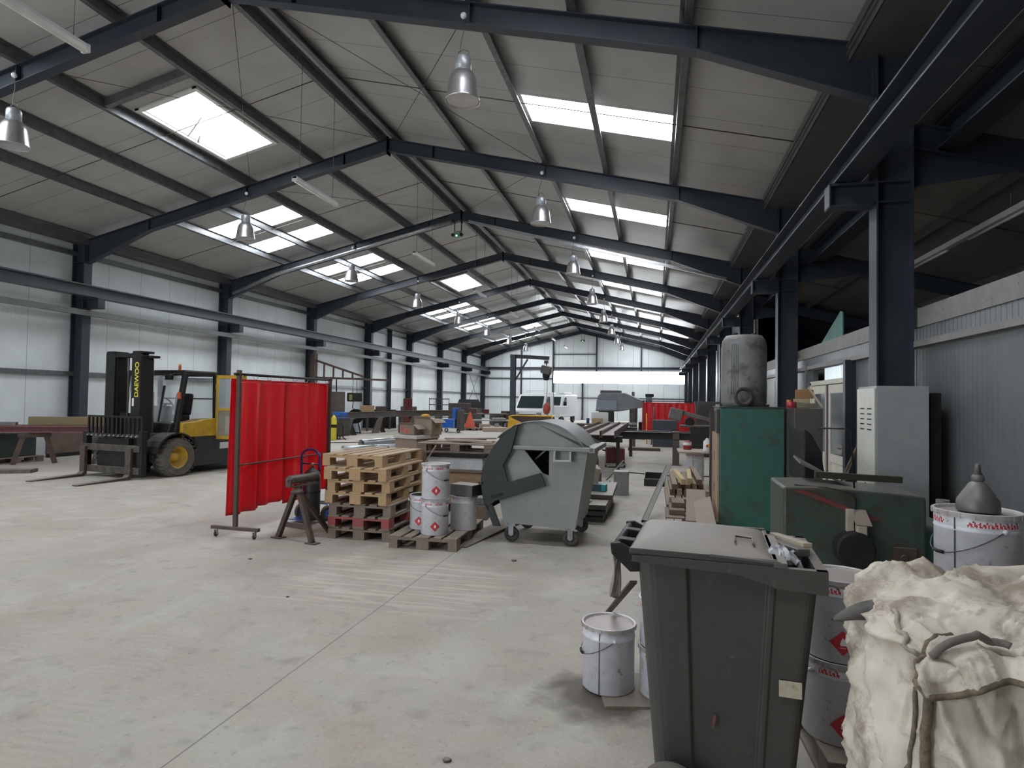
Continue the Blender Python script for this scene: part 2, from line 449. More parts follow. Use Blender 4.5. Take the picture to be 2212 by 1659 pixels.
# sag rods across the purlins, one per bay and slope, and wind-bracing cables
for y in BAYS[:-1]:
    for sg in (-1, 1):
        mb = MB(); a, b_ = (.2, 9.0)
        mb.tube([(XR0 + sg*a, y + 3.05, ztop(XR0 + sg*a) + .09), (XR0 + sg*b_, y + 3.05, ztop(XR0 + sg*b_) + .09)], .010, 6)
        trim(mb, M['darkmetal'])
for (xa, ya, xb, yb) in ((-6.5, 14.14, -2.6, 8.14), (-2.6, 14.14, -6.5, 8.14), (-6.5, 14.14, -10.5, 8.14), (-10.5, 14.14, -6.5, 8.14), (-6.5, 20.14, -10.5, 14.14), (-6.5, 20.14, -2.6, 14.14)):
    trim(MB().tube([(xa, ya, ztop(xa) - .02), (xb, yb, ztop(xb) - .02)], .006, 6), M['darkmetal'])
for a, b_, c, d in hatches:      # trimmers between the purlins beside each hatch
    trim(MB().bar((-10.48, c - .62, zroof(-10.48) - .10), (-8.56, c - .62, zroof(-8.56) - .10), .11, .15), M['purlin'])
# eave beams
M['eave'] = mat('brown_grey_eave', (.10, .095, .09), .5, .2, (.13, .12, .115), 3)
for x, s_ in ((-15.80, 1), (2.42, -1)):
    mb = MB(); z1 = zroof(x) - .02
    mb.bb(x - .14, x + (.14 if s_ > 0 else .53), Y0, Y1, 5.90, 5.94); mb.bb(x + s_*.14 - .008, x + s_*.14 + .008, Y0, Y1, 5.90, z1)
    mb.bar((x + s_*.16, Y0, 5.99), (x + s_*.16, Y1, 5.99), .03, .02); mb.bar((x + s_*.16, Y0, 6.09), (x + s_*.16, Y1, 6.09), .03, .02)
    trim(mb, M['eave'])
# walls ------------------------------------------------------------------
M['wallL'] = lined('white_wall_panel', (.68, .725, .73), 1, 1.2, .012, .42, (.60, .64, .645), (.24, .25, .25), 1.0, ribs=.1)
struct('wall_left', MB().bb(WL - .1, WL, Y0, Y1, 0, 6.2), M['wallL'])
M['wallE'] = lined('white_end_panel', (.78, .83, .85), 0, 1.35, .02, .45, (.72, .77, .79), (.2, .21, .22), 1.0, off=.95)
mb = MB(); xs_ = [(WL, zroof(WL) + .05), (XR0, 8.45), (2.9, zroof(2.9) + .05)]
yE = Y1 - .05
mb.prism([(WL, 0), (WL, 3.34), (2.9, 3.34), (2.9, 0)], yE, yE + .1)
mb.prism([(WL, 3.34), (WL, 4.42), (-9.15, 4.42), (-9.15, 3.34)], yE, yE + .1)
mb.prism([(2.65, 3.34), (2.65, 4.42), (2.9, 4.42), (2.9, 3.34)], yE, yE + .1)
mb.prism([(WL, 4.42), (WL, zroof(WL) + .1), (XR0, 8.5), (2.9, zroof(2.9) + .1), (2.9, 4.42)], yE, yE + .1)
struct('wall_back', mb, M['wallE'])
M['bandpane'] = mat('translucent_wall_band', (.92, .97, 1.0), .4, emit=15.0)
root = struct('window_%d' % wn); wn += 1
build('pane', MB().bb(-9.15, 2.65, yE + .02, yE + .05, 3.34, 4.42), M['bandpane'], root)
mb = MB()
for x in (-6.45, -.6): mb.bb(x - .04, x + .04, yE - .03, yE + .02, 3.34, 4.42)
build('window_frame', mb, M['galv'], root)
# near wall behind the viewpoint with a wide open doorway
M['wallN'] = lined('near_wall_panel', (.60, .62, .62), 0, 1.2, .012, .45)
mb = MB()
mb.prism([(WL, 0), (WL, zroof(WL) + .1), (XR0, 8.5), (2.9, zroof(2.9) + .1), (2.9, 4.6), (-7.4, 4.6), (-13.6, 4.6), (-13.6, 0)], Y0 - .1, Y0)
mb.prism([(-7.4, 0), (-7.4, 4.6), (2.9, 4.6), (2.9, 0)], Y0 - .1, Y0)
struct('wall_front', mb, M['wallN'])
# lean-to on the right: partition with office doors, gallery above, dark roof
M['part'] = lined('grey_partition_panel', (.145, .152, .155), 1, 1.1, .006, .42, (.125, .13, .133), (.10, .105, .11), 1.5, ribs=.09)
M['band'] = mat('pale_gallery_edge', (.25, .24, .225), .6, 0, (.20, .19, .18), 4, spots=.3, spotcol=(.12, .10, .085))
M['corr'] = lined('corrugated_strip', (.20, .215, .225), 1, .09, .02, .38, (.16, .175, .185), (.10, .11, .115), 3, ribs=.09)
PX = 3.0
mb = MB()
mb.bb(PX, PX + .1, Y0, 10.55, 0, 2.42); mb.bb(PX, PX + .1, 12.98, 15.0, 0, 2.42)
mb.bb(PX, PX + .1, 10.55, 12.98, 2.36, 2.42)
mb.bb(PX, PX + .1, 15.0, 16.8, 0, 1.5); mb.bb(PX, PX + .1, 15.0, 16.8, 2.3, 2.42); mb.bb(PX, PX + .1, 16.8, 20.2, 0, 2.42)
struct('wall_right', mb, M['part'])
GALLERY = (MB().bb(PX - .02, PX + .12, Y0, 20.2, 2.62, 2.84), M['band'])
CORRU = (MB().bb(PX + .0, PX + .08, Y0, 20.2, 2.45, 2.62), M['corr'])
trim(MB().bb(PX - .07, PX + .02, Y0, 20.2, 2.385, 2.455), M['band'])
trim(*GALLERY); trim(*CORRU)
struct('ceiling_gallery', MB().bb(PX + .1, 8.9, Y0, 20.2, 2.5, 2.78), M['band'])
M['wallRf'] = lined('grey_wall_panel', (.36, .38, .39), 1, 1.2, .015, .42, (.32, .34, .35), (.1, .1, .1), 1.0, ribs=.1)
struct('wall_right_far', MB().bb(PX, PX + .1, 20.2, Y1, 0, 5.0), M['wallRf'])
struct('wall_right_upper', MB().bb(2.965, 3.03, Y0, Y1, 5.02, 6.2), M['eave'])
M['leanroof'] = lined('lean_to_sheet', (.20, .19, .175), 1, 1.0, .014, .5, (.17, .16, .15), (.06, .055, .05), 1.2)
mb = MB(); z0, z1 = 5.24, 5.24 - .27 * 6.5
mb.add([(2.9, Y0, z0), (2.9, Y1, z0), (9.4, Y1, z1), (9.4, Y0, z1)], [(0, 1, 2, 3)])
struct('ceiling_lean_to', mb, M['leanroof'], solid=.05)
struct('wall_right_outer', MB().bb(9.15, 9.25, Y0, Y1, 0, 3.6), M['leanroof'])
struct('wall_lean_to_end', MB().bb(2.95, 9.2, Y0 - .1, Y0, 0, 5.2), M['leanroof'])
struct('wall_lean_to_back', MB().bb(2.9, 9.2, Y1 - .05, Y1 + .05, 0, 5.2), M['leanroof'])
for x in (4.5, 6.4):
    z = 5.24 - .27 * (x - 2.9) - .12
    trim(MB().bar((x, Y0, z), (x, Y1, z), .07, .17), M['eave'])
for y in (BAYS[1], BAYS[2], BAYS[3]):
    trim(MB().tube([(3.0, y + 2.61, 5.0), (9.0, y + 2.61, 3.4)], .012, 6), M['darkmetal'])
# end-wall posts and rails
for x, z1 in ((-12.2, 6.9), (-9.2, 7.6), (-5.2, 7.9), (-1.2, 7.0)):
    trim(MB().ibeam((x, yE - .14, 4.42 if x > -9 else 0), (x, yE - .14, min(z1, ztop(x) - .05)), .18, .12, up=(0, 1, 0)), M['steel'])
trim(MB().ibeam((-6.45, yE - .12, 0), (-6.45, yE - .12, 3.34), .16, .14, up=(0, 1, 0)).bar((-6.45, yE - .12, .8), (-6.45, yE - .9, .02), .06, .06), M['steel'])
mb = MB(); mb.bar((WL, yE - .1, 4.70), (XRT, yE - .1, 4.70), .14, .22); trim(mb, M['steel'])
for z, xa, xb in ((3.75, WL, -9.2), (2.0, WL, 2.6), (6.0, -9.2, -5.2)):
    trim(MB().bar((xa, yE - .06, z), (xb, yE - .06, z), .10, .08), M['steel'])
# left wall girts and bracing
for z in (2.25, 5.66):
    trim(MB().bar((WL + .06, Y0, z), (WL + .06, Y1, z), .10, .13), M['purlin'])
for a, b_ in (((-15.9, 50.2, .3), (-15.9, 56, 5.2)), ((-15.9, 50.2, 5.2), (-15.9, 56, .3))):
    trim(MB().tube([a, b_], .02, 6), M['darkmetal'])
# wall post between the frames in the sixth bay and others
trim(MB().ibeam((-15.95, 35.1, 0), (-15.95, 35.1, 6.0), .2, .2), M['steel'])
M['runway'] = mat('blue_grey_beam', (.062, .076, .086), .42, 0, (.075, .086, .094), 2)
# crane runway beams and the pale conduit rail below the left one
for x, nm, lb in ((-15.36, 'crane_runway_beam', 'long blue-grey crane runway beam carried on brackets along the white left wall'),
              (2.24, 'crane_runway_beam', 'long dark crane runway beam on brackets along the right row of columns, hall side'),
              (3.35, 'crane_runway_beam', 'dark crane runway beam on the outer side of the right columns, under the lean-to roof')):
    z0 = 4.385 if x < 3 else 4.72
    mb = MB().ibeam((x, Y0 + .1, z0 + .15), (x, Y1 - .2, z0 + .15), .30, .30, .012, .02).bar((x, Y0 + .1, z0 + .32), (x, Y1 - .2, z0 + .32), .05, .04)
    solo(nm, mb, M['runway'] if x < 0 else M['steel'], lb, 'beam')
    if x > 0:
        mb = MB()
        for yy in (6.6, 12.5, 18.4): mb.bb(x - .18, x - .10, yy, yy + .06, z0 - .01, z0 + .035)
M['railpale'] = mat('pale_rail', (.15, .155, .155), .5, .2, (.12, .125, .125), 5, dust=.9, dustcol=(.55, .53, .5))  # pale top, set as dust, puts the skylights' light into the colour
mb = MB().bar((-15.48, Y0 + .1, 3.95), (-15.48, Y1 - .2, 3.95), .10, .15)
solo('conduit_rail', mb, M['railpale'], 'thin pale conduit rail running along the left columns just below the runway beam', 'rail')
# ------------------------------------------------------------------ foreground: cans, wheelie bin, bulk bag
M['can'] = mat('white_can', (.70, .70, .74), .38, .1, (.62, .62, .66), 14, spots=.25, spotcol=(.25, .23, .22), spotscale=26)
M['canlid'] = mat('dusty_can_lid', (.45, .43, .41), .5, .2, (.36, .32, .30), 9, dust=.75, dustcol=(.42, .36, .33))
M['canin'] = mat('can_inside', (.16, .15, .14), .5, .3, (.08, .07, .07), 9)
M['red'] = mat('red_print', (.55, .035, .045), .5, 0, (.45, .03, .04), 20)
M['flame'] = mat('white_print', (.85, .82, .80), .5)
M['wire'] = mat('dark_wire', (.12, .12, .12), .4, .7)

def curved(mb, r, fn, nu=8, nv=8, z=0):
    def f(u, v):
        a, h = fn(u, v); t = a / r
        return (r * math.cos(t), r * math.sin(t), h + z)
    mb.grid(f, nu, nv); return mb
def can_parts(root, r=.158, h=.40, lid='closed', hz=None, band=True, bail=0.4, seam=None, hzs=.112, bandstep=.145):
    mb = MB().lathe([(0, .004), (r - .006, 0), (r, .006), (r, h * .80), (r + .0035, h * .81), (r, h * .825), (r, h - .012)], 40, cap0=False)
    build('body', mb, M['can'], root)
    mb = MB().torus((0, 0, h - .004), r + .002, .006, nu=40, nv=8)
    rim = build('rim', mb, M['can'], root)
    if lid == 'closed':
        mb = MB().lathe([(0, h - .012), (r - .012, h - .012), (r - .004, h - .002), (r + .009, h + .001), (r + .010, h - .018)], 40, smooth=False)
        for k in range(20):
            a = 2 * PI * k / 20; mb.box(((r + .0105) * math.cos(a), (r + .0105) * math.sin(a), h - .012), (.003, .016, .02), (0, 0, a))
        build('lid', mb, M['canlid'], root)
    else:
        mb = MB().lathe([(r - .003, h - .005), (r - .004, h * .55), (0, h * .5)], 36)
        build('inside', mb, M['canin'], root)
    if band:
        nu, nv = 168, 10; z0 = h - .062
        mb = MB().grid(lambda u, v: ((r + .0012) * math.cos(2 * PI * u), (r + .0012) * math.sin(2 * PI * u), z0 + .034 * v), nu, nv)
        o = build('printed_band', mb, M['can'], root); o.data.materials.append(M['red'])
        for p in o.data.polygons:
            c = p.center; q = ((math.atan2(c[1], c[0]) / (2 * PI)) % 1) * 2 * PI * r; zz = (c[2] - z0) / .034
            ph = (q / bandstep) % 1; w_ = ph * bandstep + zz * .012
            on = ph < .60 and (((w_ * 62) % 1) < .62) and (.12 < zz < .55 + .4 * math.sin(w_ * 130) ** 2)
            p.material_index = 1 if on else 0
    if hz is not None:
        s = hzs; zc = h * .26
        mb = curved(MB(), r + .001, lambda u, v: (hz * r + (u - v) * s * .5 * 1.0, zc + (u + v - 1) * s * .5), 10, 10)
        lab = build('hazard_label', mb, M['red'], root); lab['label'] = 'red diamond flammable hazard label'
        mb = MB()
        for q in (.06, .90):
            pass
        curved(mb, r + .0018, lambda u, v: (hz * r + (u - .5) * s * .21 * (math.sin(PI * (.20 + .80 * v) ** .75) + .02) + s * .04 * math.sin(PI * v * 1.2) * v, zc - s * .10 + v * s * .32), 8, 14)
        curved(mb, r + .0018, lambda u, v: (hz * r + (u - .5) * s * .24, zc - s * .20 + v * s * .022), 4, 1)
        build('flame_symbol', mb, M['flame'], lab)
    if seam is not None:
        build('seam', curved(MB(), r + .0015, lambda u, v: (seam * r + (u - .5) * .007, .005 + v * (h - .03)), 1, 8), M['wire'], root)
    if bail is not None:
        a = bail; c, s_ = math.cos(a), math.sin(a); pts = []
        for i in range(17):
            t = PI * i / 16; d = (r + .014) * math.cos(t); out = (r + .012) * math.sin(t)
            pts.append((d * c - (-out) * -s_ * 0 + out * s_ * 1.0, d * s_ - out * c, h * .84 - .30 * h * math.sin(t)))
        mb = MB().tube(pts, .0026, 6)
        hd = build('handle', mb, M['wire'], root)
        for e in (pts[0], pts[-1]): build('handle_lug', MB().ball(e, .012, 8, 6), M['can'], root)
        g = MB().tube(pts[7:10], .008, 8); build('grip', g, M['black'], hd)
def can(label, loc, rz=0, group=None, **kw):
    t = thing('paint_can', label, 'can', loc, rz, group); can_parts(t, **kw); return t

# cans beside the wheelie bin
can('white lidded paint can on the floor left of the dark grey wheelie bin, dusty lid', (-.255, 3.735, .016), R(-86), None, r=.152, h=.375, hz=None, band=False, bail=.22, seam=-.35)
solo('plywood_sheet', MB().box((0, 0, .007), (.50, .42, .014)), mat('old_plywood', (.24, .18, .14), .8, 0, (.16, .12, .10), 8, dust=.5, bump=.2), 'dirty piece of board on the floor under the small white can', 'board', loc=(-.06, 3.74, 0), rot=(0, 0, R(14)))
can('lower white can with red band of the small stack squeezed behind the wheelie bin', (.055, 3.72, .016), R(-100), None, r=.128, h=.275, hz=None, bail=None)
can('open-topped white can with red band, upper one of the stack behind the wheelie bin', (.055, 3.715, .296), R(-80), None, r=.128, h=.275, lid='open', hz=None, bail=None)

# ------------------------------------------------ pallets
M['wood1'] = mat('fresh_pallet_wood', (.46, .31, .17), .75, 0, (.36, .23, .12), 5, stretch=(9, 1, 9), bump=.12, bscale=30, dust=.45, dustcol=(.46, .38, .31))
M['wood2'] = mat('weathered_pallet_wood', (.24, .185, .14), .8, 0, (.16, .12, .095), 5, stretch=(9, 1, 9), bump=.15, bscale=30, dust=.5, dustcol=(.36, .31, .26))
M['wood3'] = mat('red_painted_pallet_wood', (.34, .05, .05), .7, 0, (.22, .06, .05), 6, dust=.4, dustcol=(.33, .27, .24))
def make_pallet(kind, label, group=None, loc=(0, 0, 0), rz=0):
    t = thing('wooden_pallet', label, 'pallet', loc, rz, group)
    w = {'fresh': M['wood1'], 'old': M['wood2'], 'red': M['wood2']}[kind]
    wb = M['wood3'] if kind == 'red' else w
    for x, ww in ((-.3275, .145), (-.17, .10), (0, .145), (.17, .10), (.3275, .145)):
        build('top_board', MB().bb(x - ww/2, x + ww/2, -.6, .6, .122, .144), w, t, bevel=.003, seg=1)
    for y in (-.5275, 0, .5275): build('cross_board', MB().bb(-.4, .4, y - .0725, y + .0725, .100, .122), wb, t)
    for y in (-.5275, 0, .5275):
        for x, ww in ((-.35, .10), (0, .145), (.35, .10)):
            build('block', MB().bb(x - ww/2, x + ww/2, y - .0725, y + .0725, .022, .100), wb, t)
    for x, ww in ((-.35, .10), (0, .145), (.35, .10)): build('bottom_board', MB().bb(x - ww/2, x + ww/2, -.6, .6, 0, .022), w, t)
    return t
# pallet hidden behind the bin and the bag, carrying the stacked cans
PAL_OLD = make_pallet('old', 'dark old pallet on the floor between the wheelie bin and the bulk bag', None, (1.13, 3.58, 0), R(2))
can('lower white can with red hazard diamond between the wheelie bin and the bulk bag', (.865, 3.25, .145), R(-90), None, hz=-.12, bail=-1.0, h=.372)
can('dusty-lidded white can stacked on another, between the wheelie bin and the bulk bag', (.87, 3.245, .521), R(-90), None, hz=-.18, bail=-1.0, h=.372)
# the can carrying the funnel, on a crate
mb = MB()
for z in (.16, .34, .52, .70): mb.bb(-.36, .36, -.30, -.28, z, z + .15).bb(-.36, .36, .28, .30, z, z + .15).bb(-.36, -.34, -.28, .28, z, z + .15).bb(.34, .36, -.28, .28, z, z + .15)
t = thing('wooden_crate', 'dark wooden crate behind the bulk bag, holding up the can with the funnel', 'crate', (1.52, 3.42, .144), R(-3))
build('side_board', MB().bb(-.32, .32, -.26, .26, 0, .60), M['wood2'], t)
build('lid_board', MB().bb(-.34, .34, -.28, .28, .60, .66), M['wood2'], t, bevel=.004)
can('white paint can under a metal funnel, high up at the right edge', (1.455, 3.27, .806), R(-100), None, hz=None, bail=.35, seam=-.75, bandstep=.24, h=.42, r=.165)
t = thing('oil_funnel', 'dark grey upturned metal funnel standing on the white can at the right', 'funnel', (1.46, 3.27, 1.222), R(20))
M['funnel'] = mat('dull_zinc', (.17, .165, .16), .5, .5, (.11, .105, .10), 10, dust=.5)
build('cone', MB().lathe([(.083, 0), (.086, .012), (.082, .05), (.035, .125), (.022, .135)], 32), M['funnel'], t)
build('collar', MB().lathe([(.022, .135), (.026, .14), (.026, .158), (.020, .165)], 24), M['funnel'], t)
build('spout', MB().lathe([(.020, .165), (.013, .18), (.010, .215), (.0, .217)], 20), M['darkmetal'], t)
build('fin', MB().prism([(.02, .13), (.078, .05), (.083, .02), (.04, .05)], -.004, .004), M['funnel'], t)

# ------------------------------------------------ wheelie bin
M['bin'] = mat('dark_grey_plastic', (.049, .048, .044), .5, 0, (.061, .058, .052), 3, dust=.65, dustcol=(.30, .26, .235), bump=.06, bscale=60, spots=.15, spotcol=(.10, .09, .08))
M['binlid'] = mat('dusty_lid_plastic', (.085, .085, .082), .6, 0, (.10, .098, .093), 4, dust=.97, dustcol=(.30, .265, .24), bump=.05, bscale=60)
t = thing('wheelie_bin', 'big dark grey wheelie bin with dusty half-open lid in the right foreground', 'bin', (.295, 2.885, 0), R(-5))
def bin_section(z):
    k = z / 1.04
    x0, x1 = -.255 - .085 * k, .255 + .095 * k; y0, y1 = -.235 - .065 * k, .235 + .065 * k
    rl, rr = .075, .04
    pts = []
    def corner(cx, cy, r, a0):
        for i in range(6):
            a = a0 + PI / 2 * i / 5; pts.append((cx + r * math.cos(a), cy + r * math.sin(a)))
    corner(x0 + rl, y0 + rl, rl, PI)
    xa, xb = x0 + .185 * (x1 - x0) / .5 * .78, x0 + .50 * (x1 - x0) / .66 * 1.0
    pts.extend([(xa, y0), (xa + .012, y0 + .016), (xb - .016, y0 + .016), (xb - .010, y0 - .008), (xb + .010, y0 - .008), (xb + .016, y0)])
    corner(x1 - rr, y0 + rr, rr, -PI / 2); corner(x1 - rr, y1 - rr, rr, 0); corner(x0 + rl, y1 - rl, rl, PI / 2)
    return [(p[0], p[1], z) for p in pts]
zs = [.05, .12, .30, .6, .9, 1.04]; secs = [bin_section(z) for z in zs]; n = len(secs[0]); vs = [p for s_ in secs for p in s_]
fs = [(j*n+i, j*n+(i+1) % n, (j+1)*n+(i+1) % n, (j+1)*n+i) for j in range(len(zs)-1) for i in range(n)]
mb = MB(); mb.add(vs, fs); mb.add(secs[0], [tuple(range(n))])
build('body', mb, M['bin'], t, bevel=.004)
mb = MB()
outl = [(-.355, 1.072), (.375, 1.072), (.375, .985), (.20, .990), (.06, 1.030), (-.355, 1.045)]
mb.prism(outl, -.325, -.293, 'y').prism(outl, .293, .325, 'y')
mb.bb(.335, .375, -.325, .325, .985, 1.072).bb(-.355, -.325, -.325, .325, 1.045, 1.072)
build('rim', mb, M['bin'], t, bevel=.006)
# lid: shallow dome hinged at the left, leaving the right end open
def lidf(u, v):
    x = -.365 + .565 * u; y = -.315 + .63 * v
    e = 1 - max(abs(2*v-1) ** 5, abs(2*u-1) ** 7)
    z = 1.082 + .040 * e + .014 * math.sin(PI * u) * math.sin(PI * v) - .012 * u
    return (x, y, z)
mb = MB().grid(lidf, 40, 32)
lid = build('lid', mb, M['binlid'], t, solid=.012)
mb = MB().bb(-.365, .20, -.322, -.305, 1.074, 1.100).bb(-.365, .20, .305, .322, 1.074, 1.100).bb(.185, .205, -.32, .32, 1.066, 1.092)
build('lid_skirt', mb, M['bin'], lid, bevel=.004)
mb = MB().bb(.02, .10, -.30, -.11, 1.166, 1.174)
mb = MB().tube([(.05, -.20, 1.132), (.05, -.10, 1.137), (.12, -.10, 1.133), (.12, -.20, 1.128)], .005, 6)
build('lid_grip', mb, M['binlid'], lid)
mb = MB().bar((.21, -.33, 1.082), (.21, .20, 1.082), .05, .02).bar((-.05, -.326, 1.098), (.21, -.326, 1.090), .006, .012)
build('lid_lip', mb, M['binlid'], lid, bevel=.004)
mb = MB().tube([(-.435, -.24, 1.075), (-.435, .26, 1.075)], .019, 12)
for y in (-.24, .26): mb.prism([(-.455, 1.095), (-.415, 1.10), (-.33, 1.06), (-.33, .985), (-.37, .98), (-.45, 1.05)], y - .012, y + .012, 'y')
for y in (-.12, .10): mb.prism([(-.45, 1.092), (-.42, 1.095), (-.36, 1.09), (-.36, 1.06), (-.43, 1.05)], y - .03, y + .03, 'y')
build('hinge_handle', mb, M['black'], t, bevel=.004)
mb = MB().torus((-.19, -.335, .135), .095, .036, 'y', 32, 12).lathe([(0, 0), (.0, 0)], 6)
wh = build('wheel', mb, M['rubber'], t)
build('hub', MB().cyl((-.19, -.345, .135), (-.19, -.30, .135), .085, 24), M['bin'], wh)
wh = build('wheel', MB().torus((-.19, .335, .135), .095, .036, 'y', 32, 12), M['rubber'], t)
build('hub', MB().cyl((-.19, .345, .135), (-.19, .30, .135), .085, 24), M['bin'], wh)
build('axle', MB().cyl((-.19, -.335, .135), (-.19, .335, .135), .012, 10), M['galv'], t)
build('foot', MB().bb(.16, .25, -.23, .23, 0, .06).bb(-.1, -.02, -.22, .22, .0, .06), M['bin'], t)
mb = MB().box((.250, -.2825, .60), (.082, .0025, .062), (R(-3.6), 0, 0))
mb.M = Matrix.Identity(4)
st = build('sticker', mb, mat('cream_sticker', (.50, .46, .35), .6, 0, (.42, .37, .27), 14, spots=.7, spotcol=(.25, .2, .14)), t, bevel=.001); st['label'] = 'blank cream sticker'
# rubbish at the open end of the bin
t = thing('scrap_bundle', 'offcuts and torn wrapping poking out of the open end of the wheelie bin', 'rubbish', (.55, 2.87, .965), R(-5))
build('offcut', MB().bar((-.05, .20, .10), (.06, -.14, .13), .05, .03), M['raw'], t, bevel=.003)
build('offcut', MB().bar((-.02, .25, .12), (.085, -.06, .145), .04, .02), mat('cream_offcut', (.42, .37, .29), .7), t, bevel=.003)
random.seed(3)
mb = MB().grid(lambda u, v: (-.10 + .14 * u + random.uniform(-.012, .012), -.22 + .15 * v + random.uniform(-.012, .012), .10 + .045 * math.sin(PI * u) * math.sin(PI * v) + random.uniform(-.02, .02)), 12, 12, False)
build('torn_film', mb, mat('clear_film', (.6, .6, .62), .25, 0, spec=.6), t)
build('rubbish_heap', MB().grid(lambda u, v: (-.20 + .27 * u, -.27 + .54 * v, .06 + random.uniform(-.03, .03)), 10, 12), mat('dark_rubbish', (.09, .08, .07), .8, 0, (.2, .17, .14), 12), t)
# cloth rag on the handle and the bar leaning behind it
def ragf(u, v):
    return (-.150 + .012 * math.sin(5 * u + 3 * v) - .015 * v + .045 * (u - .5) * (1 - .4 * v), 2.70 + .03 * (u - .5) + .010 * math.sin(9 * u), 1.062 - .20 * v + .012 * math.sin(6 * u))
mb = MB().grid(ragf, 14, 20)
solo('cloth_rag', mb, mat('dirty_white_cloth', (.40, .37, .32), .9, 0, (.26, .23, .19), 14), 'dirty white rag hanging from the handle of the wheelie bin', 'rag', solid=.006)
solo('flat_bar', MB().bar((-.40, 4.75, .012), (-.095, 3.16, .80), .035, .012), M['rust'], 'brown flat steel bar leaning behind the white rag and the small can', 'bar')

# ------------------------------------------------ bulk bag
from mathutils import noise as MN
M['bag'] = mat('dirty_woven_bag', (.66, .60, .51), .85, 0, (.52, .455, .375), 3.0, bump=.5, bscale=22, spots=1.15, spotcol=(.29, .235, .185), spotscale=3.2, spothi=.60)
M['bag2'] = mat('grimy_bag_cloth', (.42, .365, .30), .85, 0, (.28, .24, .19), 4.0, bump=.4, bscale=25, spots=1.1, spotcol=(.12, .10, .08), spotscale=5, spothi=.60)
M['rope'] = mat('brown_rope_seam', (.11, .085, .055), .9, 0, (.20, .155, .11), 60)
BC = (1.20, 2.17); BA, BB_ = .555, .41
def wr(p, s, seed): return MN.fractal(Vector(p) * s + Vector((seed, seed * 2, 0)), 0.9, 2.1, 4)
def crease(p, s, seed, w=.35, pw=3):
    q = Vector(p) * s; q = q + Vector((MN.noise(q * .6 + Vector((seed, 1, 2))), MN.noise(q * .6 + Vector((3, seed, 5))), MN.noise(q * .6 + Vector((7, 4, seed))))) * 1.1
    return max(0.0, 1 - abs(MN.noise(q + Vector((seed, 0, seed)))) / w) ** pw
def bagraw(u, v):
    a = 2 * PI * u; c, s_ = math.cos(a), math.sin(a); e = 2 / 4.2
    sx = math.copysign(abs(c) ** e, c); sy_ = math.copysign(abs(s_) ** e, s_)
    VT = .70
    if v < VT: k = .93 + .07 * (v / VT) + .03 * math.sin(PI * v / VT); z = 1.02 * v / VT
    else:
        t_ = (v - VT) / (1 - VT); k = math.cos(t_ * PI / 2) ** .55 if t_ < 1 else 0; z = 1.02 + .13 * math.sin(t_ * PI / 2) ** .8
    x = BC[0] + BA * sx * k; y = BC[1] + BB_ * sy_ * k
    z += (.06 * MN.noise(Vector((x * 2.2, y * 2.2, 3.1))) + .012 * MN.noise(Vector((x * 6, y * 6, 1.1)))) * min(1, v / VT)
    return Vector((x, y, max(z, 0)))
def bagn(u, v):
    h = .004; d1 = bagraw(u + h, v) - bagraw(u - h, v); d2 = bagraw(u, min(v + h, .995)) - bagraw(u, max(v - h, 0))
    n = d1.cross(d2)
    if n.length < 1e-9: return Vector((0, 0, 1))
    n.normalize(); c = bagraw(u, v) - Vector((BC[0], BC[1], .55))
    return n if n.dot(c) > 0 else -n
def bagf(u, v, off=0.0):
    p = bagraw(u, v); q = Vector((p.x, p.y, p.z * .55))
    q2 = Vector((p.x * .7 + p.y * .5, p.y * .6 - p.x * .4, p.z * .45)); d = .040 * wr(p, 1.8, 3) - .040 * crease(q, 2.3, 9, .28) + .026 * crease(q2, 4.6, 2, .22) - .018 * crease(q2, 7.5, 4, .22) + .012 * crease(q, 12, 6, .2) + .003 * wr(p, 18, 5)
    p = p + bagn(u, v) * (d + off)
    return (p.x, p.y, max(p.z, 0.002))
t = thing('bulk_bag', 'large dirty cream woven bulk bag in the right foreground corner', 'bag', (0, 0, 0), 0)
build('body', MB().grid(bagf, 280, 150), M['bag'], t)
U0 = .598
def flapf(u, v):
    uu = U0 + .20 * u; vv = .85 - (.160 + .02 * math.sin(9 * u + .6) - .05 * max(0, u - .45)) * v
    return bagf(uu, vv, .020 + .030 * v ** 2 + .010 * math.sin(24 * u) * v)
fl = build('flap', MB().grid(flapf, 80, 30), M['bag'], t, solid=.006)
hem = [flapf(i / 44, 1.0) for i in range(45)]
build('hem', MB().tube(hem, .0085, 8), M['rope'], fl)
build('hem', MB().tube([flapf(0, i / 20) for i in range(21)], .0075, 8), M['rope'], fl)
build('rope_seam', MB().tube([hem[0]] + [bagf(U0 + .008 + .012 * i / 30, .655 - .62 * i / 30 + 0, .016) for i in range(31)], .0125, 8), M['rope'], t)
build('tie_strap', MB().tube([bagf(U0 + .012 + .075 * i / 24, .74 + .10 * math.sin(PI * i / 24 * .62), .058) for i in range(25)], .010, 8), mat('grey_strap', (.16, .14, .125), .8), t)
build('rope_seam', MB().tube([bagf(.575 + .012 * math.sin(i * .5), .66 - .62 * i / 24, .006) for i in range(25)], .006, 8), M['rope'], t)
build('rope_seam', MB().tube([bagf(.515 + .095 * i / 24, .80 - .12 * i / 24 + .012 * math.sin(i * .8), .006) for i in range(25)], .007, 8), M['bag2'], t)
